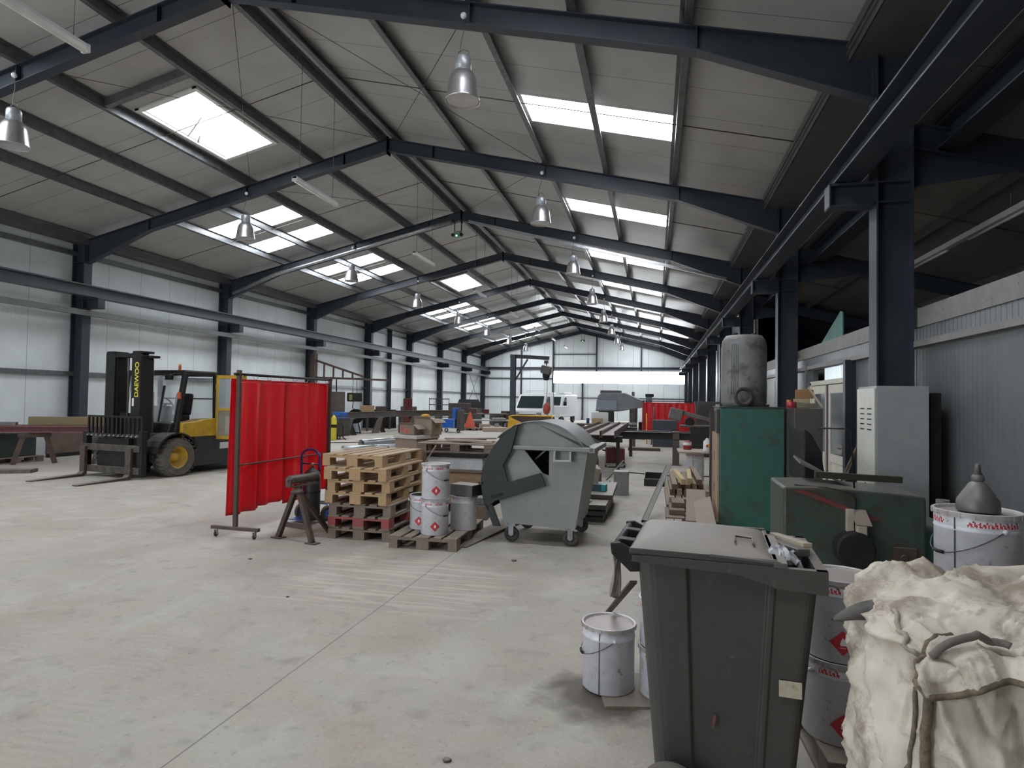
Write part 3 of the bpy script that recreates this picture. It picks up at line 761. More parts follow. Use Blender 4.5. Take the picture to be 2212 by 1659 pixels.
# folded mouth of the bag at the back right, a loose side fold and the dark corner loop
def mouth(u, v):
    p = bagf(.86 + .30 * u, .80 + .12 * v, .012)
    return (p[0] + .02 * math.sin(14 * u), p[1] + .02 * math.sin(5 * u), p[2] + .06 * math.sin(PI * v) + .025 * math.sin(13 * u + 4 * v))
build('mouth_fold', MB().grid(mouth, 60, 18), M['bag2'], t, solid=.008)
ear0 = Vector(bagf(.497, .735))
def earf(u, v):
    w_ = .075 * (1 - v) ** .7 + .008; a = 2 * PI * u
    return (ear0.x + .12 - .22 * v, ear0.y + w_ * math.cos(a) * .9, ear0.z - .015 + w_ * math.sin(a) * .55 - .02 * v + .03 * math.sin(PI * v))
ear = build('corner_loop', MB().grid(earf, 20, 12), mat('grimy_strap', (.12, .11, .10), .85, 0, (.04, .038, .036), 10), t); ear['label'] = 'grimy dark corner loop'

rm = build('red_scrawl', MB().box((-.03, -.262, .42), (.012, .002, .05), (R(-3.6), R(8), 0)), mat('faint_red_mark', (.16, .05, .05), .6, 0, (.08, .045, .042), 60), bpy.data.objects['wheelie_bin'])
rm['label'] = 'faint red mark on the side'
# ------------------------------------------------------------------ middle distance: pallets, screen, container ...
G7 = 'pallets of the tall stack'
kinds = ['old', 'red', 'old', 'fresh', 'fresh', 'fresh', 'fresh']
offs = [(.02, .03, .5), (.04, .0, -1), (.03, .02, .6), (.0, -.02, -.5), (.01, .0, 1.2), (.0, -.06, .4), (-.085, .07, -1.5)]
labs = ['grey weathered pallet at the very bottom of the tall stack', 'weathered pallet with red painted blocks, second from bottom of the tall stack',
        'grey weathered pallet just above the red-painted one in the tall stack', 'pale wood pallet fourth from the bottom of the tall stack',
        'pale wood pallet third from the top of the tall stack', 'pale wood pallet second from the top of the tall stack', 'pale new-looking pallet on top of the tall stack, set askew']
src = {}
for i, k in enumerate(kinds):
    loc = (-3.455 + offs[i][0], 7.34 + offs[i][1], i * .1445)
    if k not in src: src[k] = make_pallet(k, labs[i], G7, loc, R(offs[i][2]))
    else: dup(src[k], loc, R(offs[i][2]), labs[i], G7)
dup(src['old'], (-2.545, 7.14, 0), R(1.5), 'single pallet on the floor carrying the white hazard-label cans', None)
for o in [o for o in bpy.data.objects if o.get('label') == 'single pallet on the floor carrying the white hazard-label cans']:
    if 'group' in o: del o['group']
cz = .1455
can('open white can with red hazard diamond, front left on the single pallet', (-2.715, 7.03, cz), R(-68), None, lid='open', hz=-.35, bail=1.6)
can('lower white can of the two-high stack on the single pallet', (-2.475, 6.78, cz), R(-70), None, hz=.02, bail=2.4)
can('upper white can of the two-high stack on the single pallet, pale lid', (-2.475, 6.785, cz + .404), R(-70), None, hz=.05, bail=2.4)
can('white can under the small grey box on the single pallet', (-2.235, 7.13, cz), R(-70), None, hz=None, bail=None, band=False)
t = thing('grey_box', 'small open-ended grey metal box lying on a white can beside the two-high can stack', 'box', (-2.205, 7.12, cz + .403), R(-18))
M['gbox'] = mat('grey_box_metal', (.12, .12, .115), .6, 0, (.09, .09, .088), 9, dust=.6)
build('shell', MB().bb(-.16, .16, -.11, .11, 0, .135), M['gbox'], t, bevel=.004)
build('dark_open_end', MB().bb(.158, .163, -.10, .10, .01, .125), M['black'], t)  # black plate stands in for the dark of the open end

# red welding screen -----------------------------------------------------
def pvc(name, col):
    m = mat(name, col, .30, 0, (.56, .055, .075), 3.5, spec=.6, stretch=(1, 2.2, .22))  # pinkish upright streaks put sheen and dust into the colour
    nt = m.node_tree; b = nt.nodes['Principled BSDF']; out = nt.nodes['Material Output']
    tr = nt.nodes.new('ShaderNodeBsdfTranslucent'); tr.inputs[0].default_value = (.95, .03, .012, 1)
    mx = nt.nodes.new('ShaderNodeMixShader'); mx.inputs[0].default_value = .50
    nt.links.new(b.outputs[0], mx.inputs[1]); nt.links.new(tr.outputs[0], mx.inputs[2]); nt.links.new(mx.outputs[0], out.inputs[0])
    return m
M['pvc'] = pvc('red_pvc_strip', (.42, .012, .026))
def screen(label, loc, rz, L=2.0, zt=1.98, z0=.27, folds=7, foot=True, nst=4):
    t = thing('welding_screen', label, 'screen', loc, rz)
    for y in (0, L):
        build('pole', MB().bar((0, y, .10), (0, y, zt + .03), .05, .04, (0, 1, 0)), M['rust'], t, bevel=.003)
        if foot:
            build('foot', MB().bar((-.33, y, .115), (.33, y, .115), .05, .04), M['rust'], t, bevel=.003)
            for x in (-.27, .27):
                cst = build('caster', MB().torus((x, y, .036), .024, .011, 'x', 18, 8).cyl((x - .01, y, .036), (x + .01, y, .036), .022, 14), M['rubber'], t)
                build('fork', MB().bb(x - .018, x - .012, y - .015, y + .015, .03, .095).bb(x + .012, x + .018, y - .015, y + .015, .03, .095).bb(x - .02, x + .02, y - .02, y + .02, .085, .096), M['galv'], cst)
    build('top_bar', MB().cyl((0, -.08, zt - .02), (0, L + .05, zt - .02), .016, 12), M['black'], t)
    build('cross_bar', MB().cyl((-.02, 0, .86), (-.02, L, .86), .010, 10), M['darkmetal'], t)
    for k in range(nst):
        y0 = -.07 + (L + .1) / nst * k; y1 = -.07 + (L + .1) / nst * (k + 1) + .05
        zb = z0 + (.0, .03, -.02, .05, .01)[k % 5]
        def f(u, v, y0=y0, y1=y1, zb=zb, k=k):
            y = y0 + (y1 - y0) * u
            a = (.25 + .75 * v)
            return (-.045 - .006 * (k % 2) + a * (.026 * math.sin(folds * PI * 2 * y / L * 1.0 + .8 * k) + .012 * math.sin(23 * y + 2 * k)), y, zt - .075 - (zt - .075 - zb) * v)
        build('curtain_strip', MB().grid(f, 40, 24), M['pvc'], t, solid=.003)
    for k in range(8):
        y = .05 + (L - .1) * k / 7
        build('hook', MB().torus((-.015, y, zt - .045), .03, .004, 'y', 14, 6), M['galv'], t)
    return t
screen('tall red see-through welding curtain on a wheeled frame beside the forklift', (-4.875, 6.45, 0), R(-2), 2.0)

# roller stand ---------------------------------------------------------------
t = thing('roller_stand', 'rusty A-frame roller stand with a horizontal roller, beside the pallet stack', 'stand', (-4.12, 6.55, 0), R(-16))
for sx in (-1, 1):
    build('leg', MB().bar((sx * .285, -.02, .012), (sx * .035, 0, .575), .055, .055, (0, 1, 0)), M['rust'], t, bevel=.004)
    build('foot_plate', MB().bb(sx * .285 - .075, sx * .285 + .075, -.07, .04, 0, .012), M['rust'], t)
build('rear_leg', MB().bar((.03, .50, .012), (.0, .04, .56), .05, .05, (1, 0, 0)), M['rust'], t, bevel=.004)
build('cross_brace', MB().bar((-.21, 0, .17), (.21, 0, .17), .012, .06), M['rust'], t)
build('collar', MB().lathe([(.0, .555), (.075, .555), (.08, .575), (.062, .585), (.058, .60), (.04, .60), (.04, .66)], 20), M['rust'], t)
build('bracket', MB().bar((0, -.13, .645), (0, .30, .645), .09, .012).bb(-.045, .045, -.14, -.125, .64, .74).bb(-.045, .045, .29, .305, .64, .74), M['rust'], t, bevel=.002)
build('roller', MB().cyl((0, -.12, .725), (0, .285, .725), .052, 24).cyl((0, -.16, .725), (0, .32, .725), .014, 10), M['raw'], t, bevel=.004)

# blue sack truck with a dark gas bottle hose reel --------------------------
M['blue'] = mat('blue_paint', (.025, .045, .19), .4, 0, (.02, .03, .12), 9)
M['blue2'] = mat('bright_blue_paint', (.02, .13, .52), .45, 0, (.02, .10, .40), 9)
t = thing('sack_truck', 'blue tubular sack truck between the red curtain and the pallet stack', 'trolley', (-4.60, 7.62, 0), R(-8))
pts = [(-.15, 0, .10), (-.15, 0, .86)] + [(-.15 * math.cos(a), .0, .88 + .10 * math.sin(a)) for a in [PI * i / 10 for i in range(11)]] + [(.15, 0, .86), (.15, 0, .10)]
build('frame', MB().tube(pts, .016, 10), M['blue'], t)
for z in (.30, .55, .78): build('cross_bar', MB().tube([(-.15, 0, z), (.15, 0, z)], .011, 8), M['blue'], t)
build('toe_plate', MB().bar((0, -.20, .045), (0, .02, .045), .36, .012), M['blue'], t, bevel=.002)
for x in (-.22, .22):
    w_ = build('wheel', MB().torus((x, .08, .11), .08, .028, 'x', 26, 10), M['rubber'], t)
    build('hub', MB().cyl((x - .02, .08, .11), (x + .02, .08, .11), .05, 18), M['blue2'], w_)
build('axle', MB().cyl((-.22, .08, .11), (.22, .08, .11), .010, 8), M['galv'], t)
build('guard', MB().tube([(-.15, .0, .25), (-.16, .16, .22), (-.20, .20, .10)], .009, 8), M['blue2'], t)
build('guard', MB().tube([(.15, .0, .25), (.16, .16, .22), (.20, .20, .10)], .009, 8), M['blue2'], t)
t = thing('gas_bottle', 'dark gas bottle strapped to the blue sack truck', 'bottle', (-4.50, 7.50, .052), R(-8))
build('body', MB().lathe([(0, 0), (.105, .0), (.113, .02), (.113, .56), (.09, .64), (.035, .68), (.03, .70)], 26), mat('dark_bottle', (.018, .018, .025), .45, 0, (.03, .028, .026), 7), t)
build('valve', MB().cyl((0, 0, .70), (0, 0, .76), .016, 12).cyl((0, -.04, .745), (0, .04, .745), .011, 10), mat('brass', (.35, .25, .10), .4, .8), t)
build('strap', MB().lathe([(.1155, .36), (.1155, .385)], 26), M['black'], t)

# four-wheel container ---------------------------------------------------------
M['cgrey'] = mat('grey_container_plastic', (.245, .255, .25), .5, 0, (.21, .22, .215), 3, dust=.35, dustcol=(.33, .31, .285), bump=.04, bscale=70, spots=.15, spotcol=(.12, .12, .115))
M['cgreen'] = mat('dark_green_lid', (.020, .030, .026), .5, 0, (.028, .036, .031), 6, dust=.2, spec=.35, bump=.03)
t = thing('waste_container', 'large grey four-wheeled waste container, domed lid, dark green wing hanging on its left', 'bin', (-1.33, 7.12, 0), R(-2))
def P(q): return [(x + 1.33, z) for x, z in q]
front = P([(-1.74, .245), (-.90, .215), (-.875, .24), (-.745, 1.12), (-1.198, 1.13), (-1.198, .822), (-1.27, .845), (-1.52, 1.135), (-1.72, 1.135), (-1.87, .74), (-1.78, .45)])
mb = MB().prism(front, 0, .03, 'y')
bx0, bx1, D = -.42, .44, 1.05
mb.prism(P([(-1.74, .245), (-.90, .215), (-.745, 1.12), (-1.87, 1.12)]), D - .03, D, 'y')
mb.add([(.445, .02, .225), (.445, D, .225), (.590, D, 1.12), (.590, .02, 1.12)], [(0, 1, 2, 3)])
mb.add([(-.41, .02, .245), (-.41, D, .245), (-.54, D, 1.12), (-.54, .25, 1.12), (-.46, .02, .6)], [(0, 1, 2, 3, 4)])
mb.add([(-.41, .0, .245), (.43, .0, .222), (.43, D, .222), (-.41, D, .245)], [(0, 1, 2, 3)])
build('body', mb, M['cgrey'], t, bevel=.012, seg=3)
mb = MB().bb(-.30, .66, -.05, -.0, 1.115, 1.165).bb(-.55, .66, D, D + .05, 1.115, 1.165).bb(.60, .675, -.05, D + .05, 1.105, 1.165).bb(-.59, -.53, .25, D + .05, 1.115, 1.165)
build('rim', mb, M['cgrey'], t, bevel=.01)
arcp = []
for i in range(25):
    a = R(24) + (R(140) - R(24)) * i / 24
    arcp.append((-.01 + .635 * math.cos(a), .87 + .585 * math.sin(a)))
arcp = [(.635, 1.155)] + arcp[1:] + [(-.34, 1.155)]
mb = MB(); mb.prism(arcp, .02, .05, 'y').prism(arcp, D - .05, D, 'y')
vs = [(x, y, z) for y in (-.01, D + .02) for x, z in arcp[:-1]]; n = len(arcp) - 1
mb.add(vs, [(i, i + 1, n + i + 1, n + i) for i in range(n - 1)], True)
build('domed_lid', mb, M['cgrey'], t, bevel=.006)
build('lid_edge', MB().tube([(x, -.012, z) for x, z in arcp[:-1]], .008, 6), M['cgrey'], t)
wing = P([(-1.60, 1.405), (-1.557, 1.415), (-1.64, 1.10), (-1.736, .935), (-1.67, .735), (-1.282, .86), (-1.215, .715), (-1.826, .503), (-1.91, .43),
          (-1.955, .47), (-1.985, .58), (-2.005, .73), (-1.985, .87), (-1.925, 1.02), (-1.84, 1.16), (-1.74, 1.285)])
mb = MB().prism(wing, -.075, -.040, 'y')
w_ = build('hanging_wing', mb, M['cgreen'], t, bevel=.006); w_['label'] = 'dark green curved wing of the open lid'
outer = P([(-1.60, 1.405), (-1.74, 1.285), (-1.84, 1.16), (-1.925, 1.02), (-1.985, .87), (-2.005, .73), (-1.985, .58), (-1.955, .47), (-1.91, .40)])
vs = [(x, y, z) for y in (-.075, D + .02) for x, z in outer]; n = len(outer)
build('wing_shell', MB().add(vs, [(i, i + 1, n + i + 1, n + i) for i in range(n - 1)], True), M['cgreen'], w_, solid=.012)
build('wing_strip', MB().prism(P([(-1.955, .47), (-1.87, .475), (-1.76, .21), (-1.85, .21)]), -.07, -.04, 'y'), M['cgreen'], w_)
build('wing_slot', MB().bar((-.545, -.078, .545), (-.405, -.078, .595), .004, .035, (0, 0, 1)), M['black'], w_)
build('latch', MB().bb(-.70, -.66, -.10, -.06, .69, .73), M['rust'], w_)
mb = MB()
for x in (.20, .385): mb.bb(x, x + .022, -.085, 0, 1.00, 1.115)
mb.bb(.20, .407, -.085, -.065, 1.0, 1.02)
build('lifting_bracket', mb, mat('pale_grey_plastic', (.42, .43, .42), .5), t, bevel=.004)
build('inner_bar', MB().bar((-.10, .30, .98), (.05, .32, 1.12), .02, .02).ball((.02, .4, .95), .02, 10, 8), M['galv'], t)
for k, (x, y) in enumerate(((-.34, .12), (.38, .10), (-.34, .92), (.38, .92))):
    a = (R(70), R(82), R(60), R(85))[k]
    c = build('caster', MB().torus((x, y, .092), .068, .025, 'y', 26, 10).cyl((x, y - .014, .092), (x, y + .014, .092), .066, 24), M['rubber'], t)
    build('fork', MB().bb(x - .03, x + .03, y - .036, y - .030, .085, .20).bb(x - .03, x + .03, y + .030, y + .036, .085, .20).bb(x - .05, x + .05, y - .04, y + .04, .192, .225), M['galv'], c)
    build('hub', MB().cyl((x, y - .034, .092), (x, y + .034, .092), .022, 14), M['galv'], c)

# yellow tipping hopper behind it
M['yellow'] = mat('yellow_paint', (.72, .40, .02), .45, 0, (.62, .34, .02), 7, spots=.25, spotcol=(.25, .15, .04))
t = thing('tipping_hopper', 'bright yellow sheet steel hopper standing behind the grey waste container', 'hopper', (-2.10, 10.72, 0), R(8))
top = [(-.40, -.35, 1.41), (.34, -.35, 1.41), (.34, .45, 1.41), (-.40, .45, 1.41)]; bot = [(-.50, -.20, .55), (.20, -.20, .55), (.20, .25, .55), (-.50, .25, .55)]
for nm, (i, j) in (('front_panel', (0, 1)), ('side_panel', (1, 2)), ('back_panel', (2, 3)), ('side_panel', (3, 0))):
    q = [top[i], top[j], bot[j], bot[i]]
    if nm == 'front_panel': q = [(-.40, -.35, 1.41), (-.13, -.37, 1.29), (-.20, -.31, 1.02), (.34, -.31, 1.02), bot[1], bot[0]]
    if (i, j) == (3, 0): q = [(-.40, .45, 1.41), (-.40, -.35, 1.41), bot[0], bot[3]]
    build(nm, MB().add(q, [tuple(range(len(q)))]), M['rust'] if nm == 'back_panel' else M['yellow'], t, solid=.012)  # dark colour on the back panel darkens the hopper's inside
build('rim', MB().tube([top[1], top[2], top[3], top[0]], .016, 6), M['yellow'], t)
build('base_frame', MB().bb(-.45, -.37, -.25, .35, 0, .55).bb(.10, .18, -.25, .35, 0, .55).bb(-.45, .18, -.2, -.14, .1, .16), M['black'], t)

# crate tower with a broken pallet behind the cans ---------------------------------
M['cratewood'] = mat('crate_wood', (.40, .28, .17), .75, 0, (.30, .205, .125), 4, stretch=(2, 2, 12), dust=.4)
t = thing('wooden_box', 'tan wooden box behind the white cans, below the white panel', 'box', (-2.93, 9.28, 0), 0)
build('box_body', MB().bb(-.42, .42, -.42, .42, .12, .60), M['cratewood'], t, bevel=.006)
build('skid', MB().bb(-.40, -.28, -.42, .42, 0, .12).bb(.28, .40, -.42, .42, 0, .12).bb(-.06, .06, -.42, .42, 0, .12), M['wood2'], t)
build('lid_board', MB().bb(-.44, .44, -.44, .44, .60, .64), M['wood2'], t, bevel=.004)
solo('foam_block', MB().bb(-.43, .43, -.42, .42, 0, .18), mat('white_foam', (.62, .66, .69), .7, 0, (.50, .54, .56), 4, spots=.3, spotcol=(.25, .22, .2)), 'thick white foam block lying on the tan wooden box behind the cans', 'panel', loc=(-2.93, 9.28, .642), bevel=.006)
solo('gap_shade', MB().bb(-.46, .46, -.44, .44, 0, .05), M['black'], 'black slab added for the dark gap between the white panel and the broken pallet', 'sheet', loc=(-2.92, 9.28, .825))  # black slab added to stand for the shade in the gap
bp_ = dup(src['old'], (-2.99, 9.36, .878), R(93), 'battered pallet topping the pile behind the white cans')
if 'group' in bp_: del bp_['group']
M['plank'] = mat('split_planks', (.42, .33, .25), .8, 0, (.30, .22, .17), 5, stretch=(1, 10, 10), dust=.5, dustcol=(.42, .38, .36))
for k, (x, y, a, l, dz) in enumerate(((-3.15, 9.25, 15, .7, 0), (-2.80, 9.2, -10, .8, .0225), (-2.75, 9.45, 32, .6, .045), (-3.0, 9.6, -4, .7, .022))):
    solo('split_plank', MB().box((0, 0, .01), (l, .10, .02)), M['plank'], ('splintered plank at the left end on the battered pallet', 'splintered plank at the front edge of the battered pallet', 'splintered plank lying askew over others on the battered pallet', 'splintered plank at the back of the battered pallet')[k], 'plank', loc=(x, y, 1.024 + dz), rot=(0, 0, R(a)))
solo('propped_lath', MB().bar((-3.78, 8.62, .02), (-3.2, 8.76, 1.0), .05, .02), M['plank'], 'grey lath leaning against the pile behind the white cans', 'lath')
solo('timber_block', MB().bb(-.2, .2, -.14, .14, 0, .20), M['wood2'], 'timber block on the floor beside the wheeled container, under a cement block', 'block', loc=(-2.50, 8.52, 0), rot=(0, 0, R(6)), bevel=.01)
solo('cement_block', MB().bb(-.19, .19, -.12, .12, 0, .11), mat('cement', (.22, .22, .20), .9, 0, (.15, .15, .14), 12, bump=.5, dust=.4), 'rough grey cement block on a timber block beside the wheeled container', 'block', loc=(-2.49, 8.52, .202), rot=(0, 0, R(3)), bevel=.015)

# cartons behind the pallet stack --------------------------------------------------
M['card'] = mat('cardboard', (.34, .27, .21), .8, 0, (.29, .225, .17), 4, dust=.35, dustcol=(.40, .36, .33))
def carton(label, loc, rz, w, d, h, flaps=True):
    t = thing('cardboard_box', label, 'box', loc, rz)
    build('box_body', MB().bb(-w/2, w/2, -d/2, d/2, 0, h), M['card'], t, bevel=.006)
    if flaps:
        build('flap', MB().add([(-w/2, -d/2, h), (w/2, -d/2, h), (w/2 * .9, -d/2 - .05, h + .04), (-w/2 * .9, -d/2 - .04, h + .03)], [(0, 1, 2, 3)]), M['card'], t, solid=.004)
        build('flap', MB().add([(w/2, -d/2, h), (w/2, d/2, h), (w/2 + .10, d/2, h - .06), (w/2 + .09, -d/2, h - .07)], [(0, 1, 2, 3)]), M['card'], t, solid=.004)
    return t
b1 = carton('large brown carton with a pale tray on top, behind the pallet stack', (-3.92, 9.78, .0), R(-22), .50, .52, 1.03, False)
solo('pale_tray', MB().bb(-.27, .27, -.28, .28, 0, .06), mat('pale_foam', (.62, .61, .58), .8, 0, (.52, .51, .48), 5), 'shallow pale tray on the large brown carton', 'tray', loc=(-3.92, 9.78, 1.032), rot=(0, 0, R(-22)), bevel=.01)
b2 = carton('small crumpled carton with a red printed label, on the pale tray', (-3.99, 9.68, 1.094), R(-20), .32, .20, .165)
M['redlab'] = mat('faded_red_label', (.50, .05, .04), .6, 0, (.55, .25, .2), 40)
lb = build('red_label', MB().box((-.03, -.1025, .075), (.17, .003, .075), (0, R(14), 0)), M['redlab'], b2)
b3 = carton('taller open carton behind the small red-labelled carton', (-3.76, 9.88, 1.094), R(-22), .40, .26, .27)
t = solo('yellow_cloth', MB().ball((0, 0, .02), .075, 12, 8, (1.1, .8, .4)), M['yellow'], 'yellow rag lying on the taller open carton', 'rag', loc=(-3.80, 9.86, 1.39))
b4 = carton('tipped open carton to the right of the large brown carton', (-3.40, 10.02, .0), R(20), .28, .28, .92)

# galvanised ducts on the floor further back
def duct(label, a, b_, r, half=False):
    t = thing('metal_duct', label, 'duct', a, 0)
    d = Vector(b_) - Vector(a)
    n = 20; vs = []; fs = []
    dd = d.normalized(); sd = dd.cross(Vector((0, 0, 1))).normalized(); up = Vector((0, 0, 1))
    rng = (0, 2 * PI) if not half else (R(20), R(160))
    for q in (Vector((0, 0, 0)), d):
        for i in range(n + 1):
            a_ = rng[0] + (rng[1] - rng[0]) * i / n; vs.append(q + sd * r * math.cos(a_) + up * r * math.sin(a_))
    build('tube', MB().add(vs, [(i, i + 1, n + 2 + i, n + 1 + i) for i in range(n)], True), M['galv'], t, solid=.008)
duct('wide shiny galvanised duct lying on the floor behind the pallet stack', (-9.75, 19.3, .135), (-8.95, 22.7, .135), .13)
duct('narrow dark pipe lying beside the brown cartons', (-8.25, 18.2, .09), (-7.7, 21.5, .09), .085)
duct('half-round gutter length lying in front of the shiny duct', (-9.9, 18.3, .0), (-8.7, 20.0, .0), .12, True)

# right of the container: sheet stack and odds and ends -----------------------------
M['sheet'] = mat('grimy_sheet_steel', (.10, .09, .08), .5, .3, (.07, .06, .055), 5, dust=.75, dustcol=(.30, .26, .23))
SL = ['lowest slab of the dark sheet stack right of the waste container', 'second slab from the floor in the dark sheet stack', 'third slab of the dark sheet stack, right of the waste container', 'top slab of the dark sheet stack, ragged at the edge']
for k, (x0, x1, y0, y1, z0, z1) in enumerate(((-1.32, -.68, 8.75, 10.5, 0, .07), (-1.34, -.66, 8.68, 10.6, .10, .165), (-1.32, -.64, 8.65, 10.6, .185, .255), (-1.32, -.60, 9.15, 10.65, .262, .325))):
    tt = thing('steel_sheet', SL[k], 'sheet', ((x0 + x1) / 2, (y0 + y1) / 2, z0), R((-1, .5, -.5, .8)[k]), 'dark sheets in the low stack')
    w2, d2 = (x1 - x0) / 2, (y1 - y0) / 2
    build('slab', MB().bb(-w2, w2, -d2, d2, .0, z1 - z0), M['sheet'], tt, bevel=.006)
    if k < 2: build('spacer', MB().bb(-w2 + .1, -w2 + .2, -d2 + .1, d2 - .1, z1 - z0, z1 - z0 + (.03 if k == 0 else .02)), M['wood2'], tt); build('spacer', MB().bb(w2 - .2, w2 - .1, -d2 + .1, d2 - .1, z1 - z0, z1 - z0 + (.03 if k == 0 else .02)), M['wood2'], tt)
t = thing('parts_box', 'small dark blue box with a turquoise end on the sheet stack', 'box', (-.82, 9.55, .327), R(-6))
build('box_body', MB().bb(-.11, .11, -.07, .07, 0, .10), mat('petrol_box', (.03, .07, .10), .5, 0, (.05, .09, .12), 20), t, bevel=.003)
build('end_label', MB().bb(.045, .1105, -.0715, .0715, .004, .1012), mat('turquoise', (.02, .33, .33), .5), t)
solo('crumpled_film', MB().grid(lambda u, v: (-.14 + .28 * u, -.1 + .2 * v, .012 + .05 * math.sin(PI * u) * math.sin(PI * v) + random.uniform(-.012, .012)), 14, 10, False), mat('white_film', (.5, .5, .5), .4, 0, (.4, .4, .4), 10), 'crumpled clear wrapping on the front of the sheet stack', 'wrapping', loc=(-1.02, 8.9, .262))
t = carton('tilted beige carton leaning on the sheet stack beside the container', (-1.16, 9.85, .33), R(12), .40, .46, .30, False)
t.rotation_euler = (R(3), R(9), R(12)); t.location = (-1.10, 9.9, .385)
t = thing('motor_unit', 'dark greasy motor unit behind the tilted beige carton', 'motor', (-1.25, 11.3, 0), R(10))
build('housing', MB().cyl((-.2, 0, .55), (.25, 0, .55), .16, 20), M['darkmetal'], t)
build('plinth', MB().bb(-.25, .3, -.2, .2, 0, .42), M['raw'], t, bevel=.01)
solo('steel_cabinet', MB().bb(-.13, .13, -.16, .16, 0, .43), mat('pale_grey_enamel', (.27, .26, .26), .5, 0, (.23, .22, .22), 6, dust=.4), 'small grey steel cabinet on the floor behind the sheet stack', 'cabinet', loc=(-.585, 11.5, 0), bevel=.006)
t = thing('red_compressor', 'dark red machine with handles and wheels on the floor under the long beam bench', 'machine', (-1.0, 16.2, 0), R(8))
M['dred'] = mat('dark_red_paint', (.13, .014, .018), .45, 0, (.09, .015, .015), 8, dust=.3)
build('housing', MB().bb(-.24, .24, -.2, .2, .12, .50), M['dred'], t, bevel=.02)
build('base_tray', MB().bb(-.27, .27, -.22, .22, .07, .12), mat('pale_tray_paint', (.38, .36, .34), .6), t, bevel=.006)
build('handle', MB().tube([(-.24, -.1, .42), (-.32, -.1, .44), (-.32, .1, .44), (-.24, .1, .42)], .014, 8), M['black'], t)
for x in (-.24, .24): build('wheel', MB().torus((x, -.12, .075), .05, .022, 'x', 20, 8), M['rubber'], t)
t = thing('drawbar_jack', 'grey trolley jack with a long bar lying by the sheet stack', 'jack', (-.95, 11.9, 0), R(0))
build('jack_body', MB().bb(-.14, .12, -.12, .3, .03, .16), M['raw'], t, bevel=.01)
build('bar', MB().cyl((.0, .1, .12), (.30, 1.7, .42), .018, 10), M['raw'], t)
for x in (-.15, .13): build('wheel', MB().torus((x, -.05, .05), .035, .015, 'x', 16, 8), M['galv'], t)
# long steel beam bench with stacked profiles
M['blkbeam'] = mat('black_beam', (.022, .021, .021), .45, .2, (.04, .036, .033), 5, dust=.3)
t = thing('beam_bench', 'long black steel beam bench on posts across the middle of the hall', 'bench', (0, 17.35, 0), R(-1))
build('main_beam', MB().ibeam((-3.2, 0, .78), (.95, 0, .78), .20, .20), M['blkbeam'], t)
build('guide_beam', MB().ibeam((-3.0, .35, .80), (.95, .35, .80), .20, .12), M['blkbeam'], t)
M['duststeel'] = mat('dusty_brown_steel', (.13, .105, .09), .6, .2, (.10, .08, .07), 8, dust=.5)
for x in (.57, -2.4): build('leg', MB().bb(x - .09, x + .09, -.10, .12, 0, .69 if x < 0 else .90), M['duststeel'], t, bevel=.004)
for x in (.57, -2.4): build('foot_plate', MB().bb(x - .16, x + .16, -.16, .3, 0, .015), M['duststeel'], t)
M['profile'] = mat('rusty_profile', (.20, .165, .145), .55, .3, (.14, .115, .10), 8, dust=.6, dustcol=(.36, .31, .29))
PL = ['left one of three rusty steel channels laid across the long beam bench', 'middle one of three rusty steel channels laid across the long beam bench', 'right one of three rusty steel channels laid across the long beam bench']
for k in range(3):
    x = -1.62 + .315 * k
    tt = thing('steel_channel', PL[k], 'beam', (x, 13.55, .905), R(-.3), 'rusty channels on the beam bench')
    build('channel', MB().bb(-.145, .145, 0, 6.6, .05, .065).bb(-.145, -.13, 0, 6.6, 0, .15).bb(.13, .145, 0, 6.6, 0, .15), M['profile'], tt)
t = thing('front_trestle', 'dark trestle under the near ends of the rusty channels, behind the waste container', 'trestle', (-1.32, 14.4, 0), 0)
build('top_beam', MB().bb(-.6, .6, -.06, .06, .76, .903), M['blkbeam'], t)
for x in (-.5, .5): build('leg', MB().bb(x - .04, x + .04, -.05, .05, 0, .76), M['blkbeam'], t)
t = thing('rear_trestle', 'dark trestle carrying the far ends of the rusty channels', 'trestle', (-1.32, 19.6, 0), 0)
build('top_beam', MB().bb(-.8, .8, -.08, .08, .70, .903), M['blkbeam'], t)
for x in (-.6, .6): build('leg', MB().bb(x - .05, x + .05, -.06, .06, 0, .70), M['blkbeam'], t)
# dark floor channel, leaning angle bar, timber
solo('steel_offcut', MB().bb(-.20, .20, -.6, .6, 0, .02).bb(-.20, -.185, -.6, .6, .02, .15).bb(.185, .20, -.6, .6, .02, .15).bb(-.2, .2, .58, .6, .02, .15).bb(-.2, .2, -.6, -.58, .02, .14), M['blkbeam'], 'dark open steel channel on the bare floor left of the timber pile', 'channel', loc=(.0, 13.4, 0))
solo('angle_bar', MB().bar((-.13, 8.92, .03), (.235, 10.3, .70), .085, .012).bar((-.165, 8.92, .0), (.20, 10.3, .67), .012, .07), M['blkbeam'], 'dark steel angle bar leaning up against the timber pile', 'bar')

